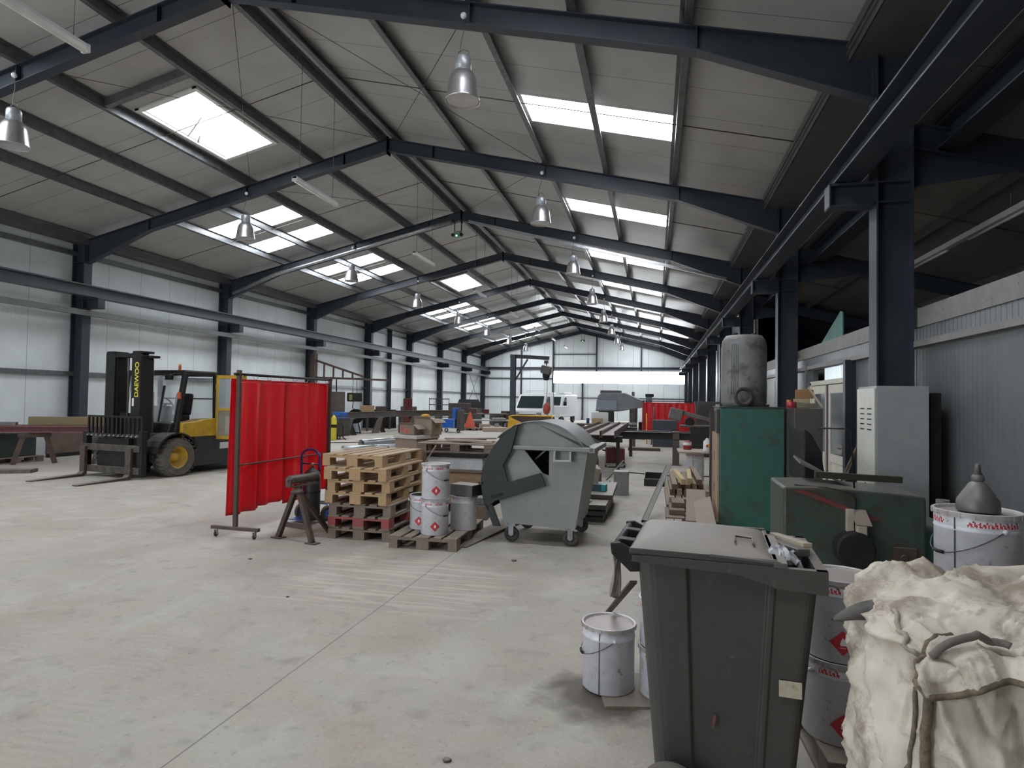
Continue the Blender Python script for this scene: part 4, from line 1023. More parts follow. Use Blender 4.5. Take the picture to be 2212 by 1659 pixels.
solo('floor_board', MB().add([(-2.33, 6.72, 0), (-2.08, 6.78, 0), (-1.78, 8.3, 0), (-2.02, 8.45, 0), (-2.33, 6.72, .012), (-2.08, 6.78, .012), (-1.78, 8.3, .05), (-2.02, 8.45, .05)], [(0, 3, 2, 1), (4, 5, 6, 7), (0, 1, 5, 4), (1, 2, 6, 5), (2, 3, 7, 6), (3, 0, 4, 7)]), M['duststeel'], 'thin grey strip of sheet on the floor between the single pallet and the waste container', 'sheet')
for k, (x, y, s_, lb) in enumerate(((-.94, 2.79, .022, 'black lump of dirt on the floor at the bottom edge of the picture'), (-4.09, 5.66, .02, 'dark lump of dirt on the floor before the welding screen foot'), (-1.44, 6.37, .028, 'dark clump of dirt on the floor in front of the waste container'), (-5.71, 7.52, .03, 'dark pebble on the floor left of the welding screen'), (-3.02, 4.69, .015, 'tiny stone on the open floor before the single pallet'))):
    solo('dirt_lump', MB().grid(lambda u, v: (s_ * (1 + .3 * math.sin(7 * u + 3 * v)) * math.cos(2 * PI * u) * math.sin(PI * v), s_ * .8 * math.sin(2 * PI * u) * math.sin(PI * v), s_ * .5 * (1 - math.cos(PI * v)) * .7), 10, 6), M['darkmetal'], lb, 'dirt', loc=(x, y, 0))
# ------------------------------------------------------------------ forklift
M['fblack'] = mat('forklift_dark_paint', (.010, .010, .011), .5, 0, (.018, .017, .016), 5, dust=.2, spec=.3)
M['fgrey'] = mat('forklift_grey_paint', (.030, .034, .039), .5, 0, (.042, .042, .042), 5, dust=.2, spec=.3)
M['fyellow'] = mat('forklift_yellow', (.55, .34, .02), .45, 0, (.40, .25, .03), 6, dust=.25, spots=.3, spotcol=(.12, .09, .05))
M['tyre'] = mat('dusty_tyre', (.085, .078, .07), .9, 0, (.13, .115, .10), 9, bump=.3, bscale=30)
FK = thing('forklift_truck', 'big dark forklift with yellow door and seat panel, parked by the left wall', 'forklift', (-10.68, 11.05, 0), R(-8))
def wheel(x, y, r, w, side, nm='wheel', col='fyellow'):
    prof = [(r * .60, -w/2), (r * .92, -w/2), (r, -w * .36), (r, w * .36), (r * .92, w/2), (r * .60, w/2), (r * .56, w * .2), (r * .56, -w * .2)]
    vs = []; fs = []; n = 36; m_ = len(prof)
    for k in range(n):
        a = 2 * PI * k / n
        for q, t_ in prof: vs.append((x + t_, y + q * math.cos(a), r + q * math.sin(a)))
    for k in range(n):
        for j in range(m_): fs.append((k*m_+j, k*m_+(j+1) % m_, ((k+1) % n)*m_+(j+1) % m_, ((k+1) % n)*m_+j))
    mb = MB().add(vs, fs)
    for k in range(26):
        a = 2 * PI * k / 26
        for sg in (-1, 1): mb.box((x + sg * w * .25, y + (r + .003) * math.cos(a + sg * .06), r + (r + .003) * math.sin(a + sg * .06)), (w * .46, .05, .02), (a + sg*.06 + PI / 2, 0, sg * .3))
    o = build(nm, mb, M['tyre'], FK)
    mb = MB()
    s = side
    ring = [(r * .60, w * .38 * s), (r * .50, w * .36 * s), (r * .46, -w * .05 * s), (r * .24, -w * .08 * s), (r * .20, w * .22 * s), (0, w * .24 * s)]
    vs = []; fs = []; m_ = len(ring)
    for k in range(n):
        a = 2 * PI * k / n
        for q, t_ in ring: vs.append((x + t_, y + q * math.cos(a), r + q * math.sin(a)))
    for k in range(n):
        for j in range(m_ - 1): fs.append((k*m_+j, k*m_+j+1, ((k+1) % n)*m_+j+1, ((k+1) % n)*m_+j))
    build('rim', MB().add(vs, fs, True), M[col], o)
    return o
for s in (-1, 1):
    wheel(s * .86, .05, .395, .36, s)
    wheel(s * .80, 1.95, .36, .28, s)
# chassis and counterweight
build('chassis', MB().bb(-.66, .66, -.2, 2.6, .22, .80).bb(-.93, .93, .48, 1.66, .16, .80).bb(-.62, .62, -.30, -.1, .3, .9), M['fgrey'], FK, bevel=.02)
mb = MB().prism([(1.5, .80), (1.5, 1.12), (2.75, 1.05), (2.95, .85), (2.95, .35), (2.7, .22), (2.42, .30), (2.30, .70), (1.8, .74)], -.93, .93, 'x')
build('counterweight', mb, M['fgrey'], FK, bevel=.05, seg=3)
def fender(s):
    mb = MB(); pts = [(.0 + .52 * math.cos(a), .415 + .50 * math.sin(a)) for a in [R(18) + R(150) * i / 10 for i in range(11)]]
    inner = [(y * .93 if True else y, z - .03) for y, z in reversed(pts)]
    mb.prism(pts + inner, s * .62, s * 1.03, 'x'); return mb
for s in (-1, 1): build('fender', fender(s), M['fblack'], FK)
nm = build('name_plate', MB().bb(.9305, .934, 1.18, 1.50, .50, .64), mat('white_plate', (.62, .62, .62), .5, 0, (.5, .5, .5), 30), FK); nm['label'] = 'white plate on the side skirt'
def CB():
    m_ = MB(); m_.M = Matrix.Translation((0, -.13, 0)) @ Matrix.Diagonal((1, .86, 1, 1)); return m_
build('seat_panel', CB().prism([(.36, .80), (.36, 1.10), (.50, 1.115), (.80, 1.13), (1.02, 1.175), (1.38, 1.19), (1.40, .80)], .55, .935, 'x'), M['fyellow'], FK, bevel=.015)
build('seat_panel', CB().prism([(.36, .80), (.36, 1.10), (1.38, 1.19), (1.40, .80)], -.935, -.55, 'x'), M['fyellow'], FK, bevel=.015)
# cab
cab = build('cab_frame', CB()
    .bar((.80, .26, .80), (.84, .50, 2.17), .11, .10, (0, 1, 0)).bar((-.80, .26, .80), (-.84, .50, 2.17), .11, .10, (0, 1, 0))
    .bar((.86, 1.44, .80), (.86, 1.40, 2.17), .09, .10, (0, 1, 0)).bar((-.86, 1.44, .80), (-.86, 1.40, 2.17), .09, .10, (0, 1, 0))
    .bar((-.84, .50, 2.17), (.84, .50, 2.17), .09, .09).bar((-.86, 1.42, 2.17), (.86, 1.42, 2.17), .09, .09)
    .bar((.85, .46, 2.17), (.85, 1.44, 2.17), .07, .09).bar((-.85, .46, 2.17), (-.85, 1.44, 2.17), .07, .09)
    .bar((.30, .24, .80), (.30, .44, 1.9), .05, .05, (0, 1, 0)), M['fblack'], FK, bevel=.012)
build('roof', CB().bb(-.86, .86, .44, 1.48, 2.19, 2.235), M['fblack'], FK, bevel=.015)
build('front_cowl', CB().prism([(.05, .80), (.16, 1.10), (.30, 1.12), (.34, .80)], -.80, .80, 'x'), M['fblack'], FK, bevel=.02)
gl = M['glass']
build('windscreen', CB().add([(-.78, .29, 1.12), (.76, .29, 1.12), (.80, .48, 2.12), (-.80, .48, 2.12)], [(0, 1, 2, 3)]), gl, FK, solid=.008)
build('rear_window', CB().add([(-.80, 1.43, 1.15), (.80, 1.43, 1.15), (.80, 1.41, 2.1), (-.80, 1.41, 2.1)], [(0, 1, 2, 3)]), gl, FK, solid=.008)
build('window_bar', CB().bar((-.82, 1.43, 1.62), (.82, 1.43, 1.62), .02, .03), M['fblack'], FK)
build('side_window', CB().add([(-.86, .52, 1.15), (-.86, 1.38, 1.15), (-.86, 1.38, 2.1), (-.86, .58, 2.1)], [(0, 1, 2, 3)]), gl, FK, solid=.008)
build('dashboard', CB().prism([(.34, .85), (.34, 1.18), (.58, 1.46), (.66, 1.42), (.60, .85)], -.55, .35, 'x'), M['fgrey'], FK, bevel=.015)
sw = build('steering_wheel', MB().at((.05, .51, 1.50), (R(-52), 0, 0)).torus((0, 0, 0), .17, .014, 'z', 28, 8).cyl((0, 0, 0), (0, 0, -.25), .022, 10).bar((-.16, 0, 0), (.16, 0, 0), .03, .012), M['black'], FK)
seat = build('seat', CB().bb(-.25, .27, .82, 1.26, 1.10, 1.26), M['black'], FK, bevel=.04, seg=3)
build('seat_back', MB().at((.01, .95, 1.24), (R(-8), 0, 0)).bb(-.24, .24, -.06, .06, 0, .50), M['black'], seat, bevel=.05, seg=3)
d = build('door', CB(), M['fyellow'], FK) if False else None
dm = CB(); X0, X1, Yd = .90, 1.74, 1.40
for (a, b_, c, e) in ((X0, X0 + .07, .73, 2.15), (X1 - .07, X1, .73, 2.15), (X0, X1, .73, .80), (X0, X1, 2.08, 2.15), (X0, X1, 1.36, 1.42)): dm.bb(a, b_, Yd - .02, Yd + .02, c, e)
door = build('door', dm, M['fyellow'], FK, bevel=.012); door['label'] = 'open yellow cab door'
build('door_glass', CB().bb(X0 + .06, X1 - .06, Yd - .004, Yd + .004, 1.41, 2.09), gl, door)
build('door_panel', CB().bb(X0 + .06, X1 - .06, Yd - .010, Yd + .010, .79, 1.37), mat('worn_grey_panel', (.20, .18, .14), .5, 0, (.25, .22, .17), 6), door)
build('door_window', CB().bb(X0 + .30, X1 - .10, Yd - .014, Yd - .009, .86, 1.24), mat('pale_perspex', (.33, .33, .31), .2), door)
for z in (1.0, 1.9): build('hinge', CB().cyl((X0 - .01, Yd - .02, z - .05), (X0 - .01, Yd - .02, z + .05), .02, 10), M['fyellow'], door)
b = build('beacon', CB().cyl((.55, .62, 2.235), (.55, .62, 2.27), .035, 14).cyl((.55, .62, 2.27), (.55, .62, 2.37), .032, 14, .026), mat('orange_lens', (.50, .11, .03), .25), FK); b['label'] = 'orange warning beacon'
build('indicator', CB().bb(.80, .88, .31, .36, 1.62, 1.76), MATS['orange_lens'], FK, bevel=.008)
build('work_lamp', CB().bb(.50, .66, .24, .34, 2.02, 2.12).bar((.58, .3, 2.12), (.58, .46, 2.17), .03, .02), M['fblack'], FK, bevel=.01)
# mast, carriage, forks
for s, xx in ((-1, -.30), (1, .46)):
    ms = build('mast_channel', MB().bb(xx - .12, xx + .12, -.55, -.50, .10, 2.56).bb(xx - .13, xx - .10, -.55, -.26, .10, 2.56).bb(xx + .10, xx + .13, -.55, -.26, .10, 2.50).bb(xx - .10, xx + .10, -.32, -.27, .15, 2.45), M['fblack'], FK, bevel=.006)
    if s == 1:
        v, f = text_mb('DAEWOO', .15, .001, bold=.004)
        mb = MB(); mb.M = Matrix.Translation((xx + .03, -.5525, 2.0)) @ Euler((R(90), 0, 0)).to_matrix().to_4x4() @ Euler((0, 0, R(90))).to_matrix().to_4x4() @ Matrix.Diagonal((1.05, 1.0, 1, 1)); mb.add(v, f)
        tx = build('lettering', mb, mat('yellow_lettering', (.62, .55, .05), .5), ms); tx['label'] = 'yellow brand lettering on the mast'
        build('small_plate', MB().bb(xx - .09, xx - .04, -.554, -.5505, 1.46, 1.62), M['white'], ms)
    build('inner_channel', MB().bb(xx - s * .13 - .02, xx - s * .13 + .02, -.50, -.36, .14, 2.50), M['fblack'], FK)
    build('lift_cylinder', MB().cyl((xx + s * .02, -.20, .2), (xx + s * .02, -.20, 1.75), .045, 14).cyl((xx + s * .02, -.20, 1.75), (xx + s * .02, -.20, 2.42), .028, 12), M['darkmetal'], FK)
build('mast_crosshead', MB().bb(-.30, .50, -.54, -.30, 2.46, 2.54).bb(-.40, -.18, -.56, -.24, 2.54, 2.585).bb(.36, .58, -.56, -.24, 2.54, 2.585).bb(.40, .70, -.40, -.20, 2.45, 2.50), M['fblack'], FK, bevel=.006)
for x in (.10,): build('lift_chain', MB().bar((x, -.44, .6), (x, -.44, 2.45), .03, .02, (0, 1, 0)), M['darkmetal'], FK)
for z in (.26, .62, 1.25): build('mast_crossbar', MB().bb(-.3, .5, -.42, -.36, z - .06, z + .06), M['fblack'], FK)
for z, nm_ in ((.60, 'carriage_bar'), (.16, 'carriage_bar')): build(nm_, MB().bb(-.78, .86, -.74, -.66, z - .06, z + .07), M['darkmetal'], FK, bevel=.008)
build('carriage_plate', MB().bb(-.82, -.70, -.72, -.60, .10, .92).bb(.76, .90, -.72, -.60, .06, .96).bb(-.45, .45, -.66, -.56, .12, .80), M['fblack'], FK, bevel=.008)
br = MB().bb(-.66, .92, -.74, -.70, 1.22, 1.26).bb(-.66, .92, -.74, -.70, .84, .88)
for k in range(14): x = -.64 + 1.54 * k / 13; br.bb(x - .02, x + .02, -.735, -.705, .86, 1.24)
build('load_backrest', br, M['fblack'], FK)
for k in range(12):
    x = -.58 + 1.40 * k / 11
    build('backrest_tooth', MB().prism([(x - .035, .845), (x + .04, .845), (x + .03, .90), (x - .01, .86)], -.80, -.745, 'y'), M['galv'], FK)
for x in (-.70, .62):
    fk = build('fork', MB().prism([(-.80, .62), (-.74, .62), (-.74, .05), (-.80, .0), (-1.80, .005), (-1.82, .02), (-.85, .055), (-.80, .10)], x - .075, x + .075, 'x'), M['rust'] if x < 0 else M['darkmetal'], FK, bevel=.004)
for s in (-1, 1): build('tilt_cylinder', MB().cyl((s * .5, -.36, .62), (s * .5, .3, .55), .045, 12), M['darkmetal'], FK)

# ---------------------------------------------------- far left: red stock on trestles and bits
M['redbeam'] = mat('dull_red_primer', (.17, .035, .035), .6, 0, (.11, .035, .032), 6, dust=.35)
def trestle(label, loc, rz):
    t = thing('steel_trestle', label, 'trestle', loc, rz, None)
    for sx in (-1, 1): build('leg', MB().bar((sx * .40, 0, .0), (sx * .22, 0, .66), .11, .09, (0, 1, 0)), M['rust'], t, bevel=.004)
    build('cross_beam', MB().bb(-.32, .32, -.07, .07, .64, .74), M['rust'], t, bevel=.004)
    return t
trestle('rust brown trestle under the left end of the red stock by the left wall', (-14.42, 11.74, 0), R(52))
trestle('rust brown trestle under the right end of the red stock, beside the forklift forks', (-13.0, 12.55, 0), R(60))
for k, (dx, dy, lab) in enumerate(((0, 0, 'red-primed steel plate girder lying on the rusty trestles at far left'), (-.35, .32, 'second red-primed girder at the back of the trestles at far left'))):
    o = solo('red_girder', MB().ibeam((-1.95, 0, 0), (1.55, 0, 0), .16, .26, .02, .03), M['redbeam'], lab, 'girder', None, loc=(-13.75 + dx, 12.05 + dy, .835), rot=(0, 0, R(27)))
solo('long_crate', MB().bb(-.85, .85, -.14, .14, 0, .20), mat('olive_crate', (.16, .13, .075), .7, 0, (.20, .14, .06), 5, dust=.4), 'long olive-brown crate lying on top of the red stock at far left', 'crate', loc=(-14.05, 12.33, .918), rot=(0, 0, R(27)), bevel=.006)
solo('steel_flat', MB().bb(-.5, .5, -.07, .07, 0, .07), M['raw'], 'grey flat bar on the red stock at the left picture edge', 'bar', loc=(-15.30, 11.40, .922), rot=(0, 0, R(30)))
# brown panel against the wall, dark cabinet, pallet, plate on the floor
o = solo('metal_sheet', MB().bb(-1.05, 1.05, -.04, .04, .10, .70), mat('brown_sheet', (.14, .10, .08), .6, 0, (.10, .07, .055), 4, dust=.3), 'long brown steel sheet propped low along the left wall', 'sheet', loc=(-15.48, 14.0, 0), rot=(0, 0, R(88)))
solo('panel_skid', MB().bb(-1.0, 1.0, -.06, .08, 0, .098), M['black'], 'dark skid under the long brown sheet', 'skid', loc=(-15.48, 14.0, 0), rot=(0, 0, R(88)))
solo('green_cabinet', MB().bb(-.5, .5, -.32, .32, 0, .56), mat('dark_green_enamel', (.035, .05, .042), .5, 0, (.03, .04, .035), 5, dust=.3), 'low dark green cabinet on a pallet behind the left trestle', 'cabinet', loc=(-15.32, 11.75, .147), rot=(0, 0, R(86)), bevel=.01)
p_ = dup(src['old'], (-15.28, 11.75, 0), R(-4), 'grey pallet at the left wall under the low dark green cabinet')
if 'group' in p_: del p_['group']
solo('floor_plate', MB().bb(-1.2, 1.2, -.16, .16, 0, .075), M['darkmetal'], 'dark steel block bar lying on the floor at the left picture edge', 'bar', loc=(-13.95, 9.95, 0), rot=(0, 0, R(28)), bevel=.005)
solo('red_box', MB().bb(-.3, .3, -.2, .2, 0, .34), M['redbeam'], 'dark red steel box behind the forklift mast', 'box', loc=(-14.3, 14.3, .6), rot=(0, 0, R(40)), bevel=.01)
solo('box_stand', MB().bb(-.45, .45, -.3, .3, .0, .598), M['darkmetal'], 'dark stand under the dark red steel box behind the forklift', 'stand', loc=(-14.3, 14.3, 0), rot=(0, 0, R(40)), bevel=.01)
# ------------------------------------------------------------------ right-hand side
M['mgreen'] = mat('machine_green', (.030, .105, .080), .5, 0, (.040, .115, .095), 2.5, dust=.35, spots=.7, spotcol=(.055, .06, .05), spotscale=4, spothi=.68)
M['mgreen2'] = mat('oily_machine_green', (.035, .075, .060), .45, 0, (.055, .060, .045), 3, dust=.3, spots=1.0, spotcol=(.050, .038, .030), spotscale=4, spothi=.62)
# tall green cabinet
t = thing('machine_cabinet', 'tall green steel machine cabinet with a grey barrel on its top', 'cabinet', (1.235, 8.95, 0), R(1))
build('cabinet_body', MB().bb(-.395, .395, -.40, .36, .05, 1.645), M['mgreen'], t, bevel=.008)
build('plinth', MB().bb(-.38, .38, -.37, .34, 0, .05), M['black'], t)
build('top_plate', MB().bb(-.41, .41, -.41, .38, 1.645, 1.66), M['mgreen2'], t)
M['chip'] = mat('tan_board', (.36, .25, .18), .75, 0, (.30, .20, .14), 7)
sp_ = build('side_board', MB().bb(-.425, -.398, -.33, .36, .12, 1.30), M['chip'], t, bevel=.003); sp_['label'] = 'tan board fixed on its left side'
for z in (.55, .98): build('board_slot', MB().bb(-.4275, -.4245, -.02, .02, z - .06, z + .06), M['black'], sp_)
build('side_post', MB().bar((-.42, -.31, 1.30), (-.42, -.31, 1.62), .03, .10, (0, 1, 0)).bar((-.43, .34, .0), (-.43, .34, 1.6), .05, .06, (0, 1, 0)), M['rust'], t)
# barrel on top
t = thing('plastic_barrel', 'big grimy grey plastic barrel standing on the green machine cabinet', 'barrel', (1.19, 8.97, 1.662), 0)
M['barrel'] = mat('grimy_grey_barrel', (.22, .22, .22), .55, 0, (.14, .14, .14), 2.5, dust=.3, spots=.9, spotcol=(.085, .08, .075), spotscale=4, spothi=.64)
build('body', MB().lathe([(0, 0), (.27, .0), (.295, .05), (.302, .30), (.295, .42), (.298, .45), (.298, .80), (.285, .90), (.235, .97), (.10, .985), (0, .985)], 40), M['barrel'], t)
for a in (-128, -122, -117, -112): build('rib', MB().tube([((.301) * math.cos(R(a)), .301 * math.sin(R(a)), z) for z in (.16, .4, .6, .84)], .007, 6), M['barrel'], t)
build('bung', MB().cyl((-.12, -.06, .975), (-.12, -.06, 1.01), .035, 16), M['black'], t)
build('bung', MB().cyl((.14, .05, .975), (.14, .05, 1.01), .035, 16), M['black'], t)
solo('rubber_ring', MB().at((0, 0, .135), (R(82), 0, 0)).torus((0, 0, 0), .105, .026, 'z', 32, 10), M['rubber'], 'brown-black ring standing on edge in front of the grey barrel', 'ring', loc=(1.14, 8.60, 1.657), rot=(0, 0, R(14)))
solo('small_pad', MB().bb(-.06, .06, -.04, .04, 0, .03), M['black'], 'small black pad beside the ring on the green cabinet', 'pad', loc=(1.40, 8.62, 1.661), bevel=.004)
# dark cabinet behind, with things on top
t = thing('control_cabinet', 'dark brown-grey control cabinet just right of the green cabinet, clutter on top', 'cabinet', (1.83, 8.35, 0), 0)
M['browncab'] = mat('brown_grey_paint', (.085, .075, .066), .5, 0, (.07, .062, .055), 5, dust=.5)
build('cabinet_body', MB().bb(-.16, .16, -.22, .35, .60, 1.655), M['browncab'], t, bevel=.008)
build('lower_body', MB().bb(-.155, .24, -.20, .35, 0, .60), M['mgreen'], t, bevel=.008)
solo('toolbox', MB().bb(-.11, .11, -.07, .07, 0, .06), mat('olive_tool_box', (.20, .20, .12), .6, 0, (.15, .14, .09), 9), 'flat olive box on the dark control cabinet', 'box', loc=(1.83, 8.32, 1.657), bevel=.005)
solo('cardboard_carton', MB().bb(-.10, .10, -.08, .08, 0, .11), mat('orange_card', (.30, .15, .06), .8, 0, (.26, .14, .06), 6), 'orange-brown carton on the flat olive box', 'box', loc=(1.83, 8.36, 1.775), rot=(0, 0, R(-8)), bevel=.004)
solo('pale_carton', MB().bb(-.09, .08, -.07, .07, 0, .05), mat('pale_card', (.42, .34, .20), .8), 'pale carton squeezed between the olive box and the orange carton', 'box', loc=(1.80, 8.34, 1.720), bevel=.004)
solo('wooden_strip', MB().bar((-.06, 0, 0), (.10, 0, -.24), .02, .035, (0, 1, 0)), mat('pale_slat_wood', (.50, .42, .30), .7), 'pale wooden slat leaning on the cartons on the dark control cabinet', 'slat', loc=(1.90, 8.20, 1.91))
solo('red_tin', MB().cyl((0, 0, 0), (0, 0, .075), .055, 20), mat('red_tin_paint', (.42, .03, .05), .4), 'small red tin on the dark control cabinet', 'tin', loc=(1.66, 8.27, 1.657))
solo('orange_tin', MB().cyl((0, 0, 0), (0, 0, .10), .03, 18), mat('orange_tin_paint', (.45, .20, .04), .4), 'narrow orange tin behind the small red tin', 'tin', loc=(1.66, 8.40, 1.657))
solo('small_tray', MB().bb(-.08, .08, -.06, .06, 0, .03), M['raw'], 'small grey tray on the left of the dark control cabinet', 'tray', loc=(1.75, 8.50, 1.657), bevel=.004)
# lower green machine
t = thing('green_machine', 'oily green shearing machine with red stripe behind the wheelie bin', 'machine', (0, 6.0, 0), R(-1))
build('machine_bed', MB().prism([(1.14, .05), (1.14, .955), (1.42, .965), (2.26, .925), (2.28, .90), (2.28, .05)], 0, .75, 'y'), M['mgreen2'], t, bevel=.02)
build('base', MB().bb(1.05, 2.55, -.02, .95, 0, .12).bb(2.28, 2.62, .10, .85, .0, .62), M['mgreen'], t, bevel=.012)
build('red_stripe', MB().prism([(1.22, .925), (1.30, .935), (1.93, .71), (1.87, .69)], -.004, .002, 'y'), mat('worn_red_stripe', (.22, .025, .025), .5, 0, (.10, .05, .04), 9), t)
build('side_guard', MB().prism([(1.47, .9), (1.58, .97), (1.66, 1.02), (1.63, 1.22), (1.54, 1.40), (1.47, 1.45)], .80, 1.6, 'y'), M['black'], t, bevel=.01)
build('chute', MB().add([(1.36, .42, 1.14), (1.80, .30, .93), (1.80, .75, .93), (1.36, .75, 1.18)], [(0, 1, 2, 3)]), M['browncab'], t, solid=.02)
build('cross_bar', MB().bar((1.40, .02, 1.075), (2.09, .0, 1.060), .05, .055), mat('oily_olive_bar', (.045, .045, .028), .4, .3), t, bevel=.003)
build('hoop', MB().tube([(1.50, .35, 1.48), (1.76, .30, 1.48), (1.77, .30, 1.46), (1.77, .2, .95)], .008, 8), M['black'], t)
build('motor_cover', MB().cyl((1.70, -.14, .45), (1.70, .02, .45), .16, 28), M['black'], t, bevel=.02)
build('knob_plate', MB().bb(2.02, 2.20, -.02, .01, .30, .48).cyl((2.10, -.035, .39), (2.10, -.01, .39), .03, 16), M['rust'], t, bevel=.004)
so = build('socket_box', MB().bb(1.66, 1.74, -.06, 0, .60, .78).prism([(.78, -.06), (.80, -.02), (.66, -.13), (.63, -.12)], 1.70, 1.84, 'x') if False else MB().bb(1.645, 1.70, -.06, .0, .585, .79), mat('beige_plastic', (.42, .38, .30), .5, 0, (.36, .32, .26), 9), t, bevel=.004); so['label'] = 'beige wall socket box'
build('plug_lid', MB().add([(1.675, -.02, .79), (1.80, -.02, .785), (1.825, -.12, .665), (1.70, -.12, .67)], [(0, 1, 2, 3)]), mat('dusty_socket_lid', (.26, .20, .17), .6, 0, dust=.4), so, solid=.012)
build('plug', MB().bb(1.71, 1.79, -.12, -.02, .55, .665), MATS['beige_plastic'], so, bevel=.01)
build('cable', MB().tube([(1.75, -.07, .55), (1.76, -.09, .45), (1.80, -.12, .25), (1.83, -.15, .05), (1.95, -.35, .012)], .008, 8), M['black'], so)
build('cable', MB().tube([(1.25, .1, .965), (1.5, .02, .96), (1.68, -.02, .93), (1.72, -.03, .88), (1.72, -.03, .79)], .007, 8), M['black'], so)
solo('rusty_pipe', MB().cyl((0, 0, 0), (0, 0, .92), .05, 18), M['rust'], 'rusty pipe standing between the green machine and the white can with the funnel', 'pipe', loc=(2.36, 5.86, .0))
solo('wire_hoop', MB().tube([(-.25, 0, 0.02), (-.20, 0, .16), (-.05, 0, .30), (.10, 0, .36), (.22, 0, .30), (.30, 0, .12), (.31, 0, .02)], .006, 8), M['wire'], 'thin bent wire arching behind the bulk bag', 'wire', loc=(1.62, 4.55, 0.0))
# white locker and the dark slab behind
t = thing('metal_locker', 'white metal locker with vents standing in front of the grey partition', 'locker', (0, 0, 0), 0)
M['locker'] = mat('cream_white_locker', (.66, .65, .58), .45, 0, (.60, .59, .52), 8, spots=.15, spotcol=(.4, .36, .3))
M['lockshade'] = mat('shaded_locker_side', (.34, .345, .34), .45, 0, (.30, .31, .31), 5, dust=.3, dustcol=(.45, .43, .4))  # darker copy of the locker paint, for the side turned from the light
build('locker_body', MB().bb(2.235, 2.72, 7.05, 7.62, .02, 1.905), M['lockshade'], t, bevel=.005)
dr = build('door', MB().bb(2.215, 2.233, 7.06, 7.61, .06, 1.88), M['locker'], t, bevel=.004); dr['label'] = 'cream locker door with vents'
for y in (7.20, 7.43):
    for k in range(5): build('vent_slot', MB().bb(2.212, 2.2155, y - .06, y + .06, 1.66 - .055 * k, 1.672 - .055 * k), M['black'], dr)
build('lock', MB().cyl((2.208, 7.32, .86), (2.216, 7.32, .86), .018, 14), M['darkmetal'], dr)
solo('dark_slab', MB().bb(0, .10, 0, .55, 0, 1.84), M['black'], 'tall dark slab leaning in the gap beside the white locker', 'slab', loc=(2.77, 7.15, 0), bevel=.004)
solo('leaning_pole', MB().cyl((2.60, 10.4, .02), (2.72, 8.2, 2.0), .017, 10), M['plank'], 'long wooden pole leaning behind the white locker', 'pole')
solo('leaning_pole', MB().cyl((2.66, 10.30, .02), (2.88, 9.95, 1.05), .016, 10), M['plank'], 'shorter wooden pole leaning beside the long one in front of the glazed doors', 'pole')
solo('leaning_pole', MB().cyl((2.60, 8.75, .02), (2.88, 8.35, 1.05), .014, 10), M['darkmetal'], 'dark rod leaning on the partition behind the white locker', 'pole')
# glazed double door in the partition
root = struct('door_1')
M['doorp'] = mat('cream_door', (.62, .59, .50), .5, 0, (.54, .51, .43), 6, dust=.3)
M['dglass'] = mat('dusty_door_glass', (.13, .14, .15), .08, 0, (.16, .165, .17), 3, spec=.8)
mb = MB()
for (a, b_) in ((10.55, 10.66), (12.87, 12.98)): mb.bb(2.94, 3.06, a, b_, 0, 2.12)
mb.bb(2.94, 3.06, 10.55, 12.98, 2.06, 2.14)
build('door_frame', mb, M['doorp'], root, bevel=.005)
for y0 in (10.67, 11.78):
    y1 = y0 + 1.08
    lf = build('door_leaf', MB().bb(2.955, 2.995, y0, y0 + .16, .02, 2.05).bb(2.955, 2.995, y1 - .16, y1, .02, 2.05).bb(2.955, 2.995, y0 + .16, y1 - .16, 1.90, 2.05).bb(2.955, 2.995, y0 + .16, y1 - .16, .72, .86).bb(2.955, 2.995, y0 + .16, y1 - .16, .02, .14), M['doorp'], root, bevel=.004)
    build('pane', MB().bb(2.968, 2.978, y0 + .15, y1 - .15, .85, 1.91), M['dglass'], lf)
    build('panel', MB().bb(2.966, 2.986, y0 + .15, y1 - .15, .13, .73), M['doorp'], lf)
build('astragal', MB().bb(2.935, 2.956, 11.72, 11.80, .02, 2.06), mat('purple_grey_strip', (.12, .09, .10), .6), root)
build('door_handle', MB().bb(2.925, 2.955, 10.73, 10.79, .88, 1.12).cyl((2.90, 10.76, 1.0), (2.90, 10.92, 1.0), .012, 8), M['black'], root, bevel=.004)
build('hinge', MB().bb(2.93, 2.956, 10.66, 10.74, 1.80, 1.98), M['black'], root)
# glowing corrugated transom over the door and small panel beside
M['transom'] = lined('translucent_corrugated', (.55, .62, .66), 1, .09, .025, .35, (.5, .57, .60), (.30, .33, .35), 3)
def glow(m, s):
    bb_ = m.node_tree.nodes['Principled BSDF']; bb_.inputs['Emission Strength'].default_value = s
    sk = bb_.inputs['Base Color'].links[0].from_socket; m.node_tree.links.new(sk, bb_.inputs['Emission Color'])
glow(M['transom'], .75)
struct('window_40', MB().bb(2.99, 3.02, 10.75, 12.1, 2.15, 2.36), M['transom'])
struct('window_41', MB().bb(2.975, 2.998, 9.0, 9.7, 1.95, 2.38), M['corr'])
trim(MB().bar((2.93, 10.42, 0), (2.93, 10.42, 2.40), .16, .12, (0, 1, 0)), M['steel'])
trim(MB().bar((2.92, 13.15, .3), (2.92, 13.15, 2.55), .05, .05, (0, 1, 0)), M['galv'])
trim(MB().bar((2.90, 13.15, 1.02), (2.90, 13.15, 1.22), .07, .08, (0, 1, 0)), M['railpale'])
root = struct('window_42')
build('pane', MB().bb(3.02, 3.05, 15.0, 16.8, 1.5, 2.3), mat('bright_window_pane', (.85, .93, 1.0), .3, emit=1.6), root)
mb = MB()
for z in (1.5, 1.77, 2.03, 2.3): mb.bb(2.98, 3.06, 15.0, 16.8, z - .02, z + .02)
for y in (15.0, 15.9, 16.8): mb.bb(2.98, 3.06, y - .025, y + .025, 1.5, 2.3)
build('window_frame', mb, M['steel'], root)
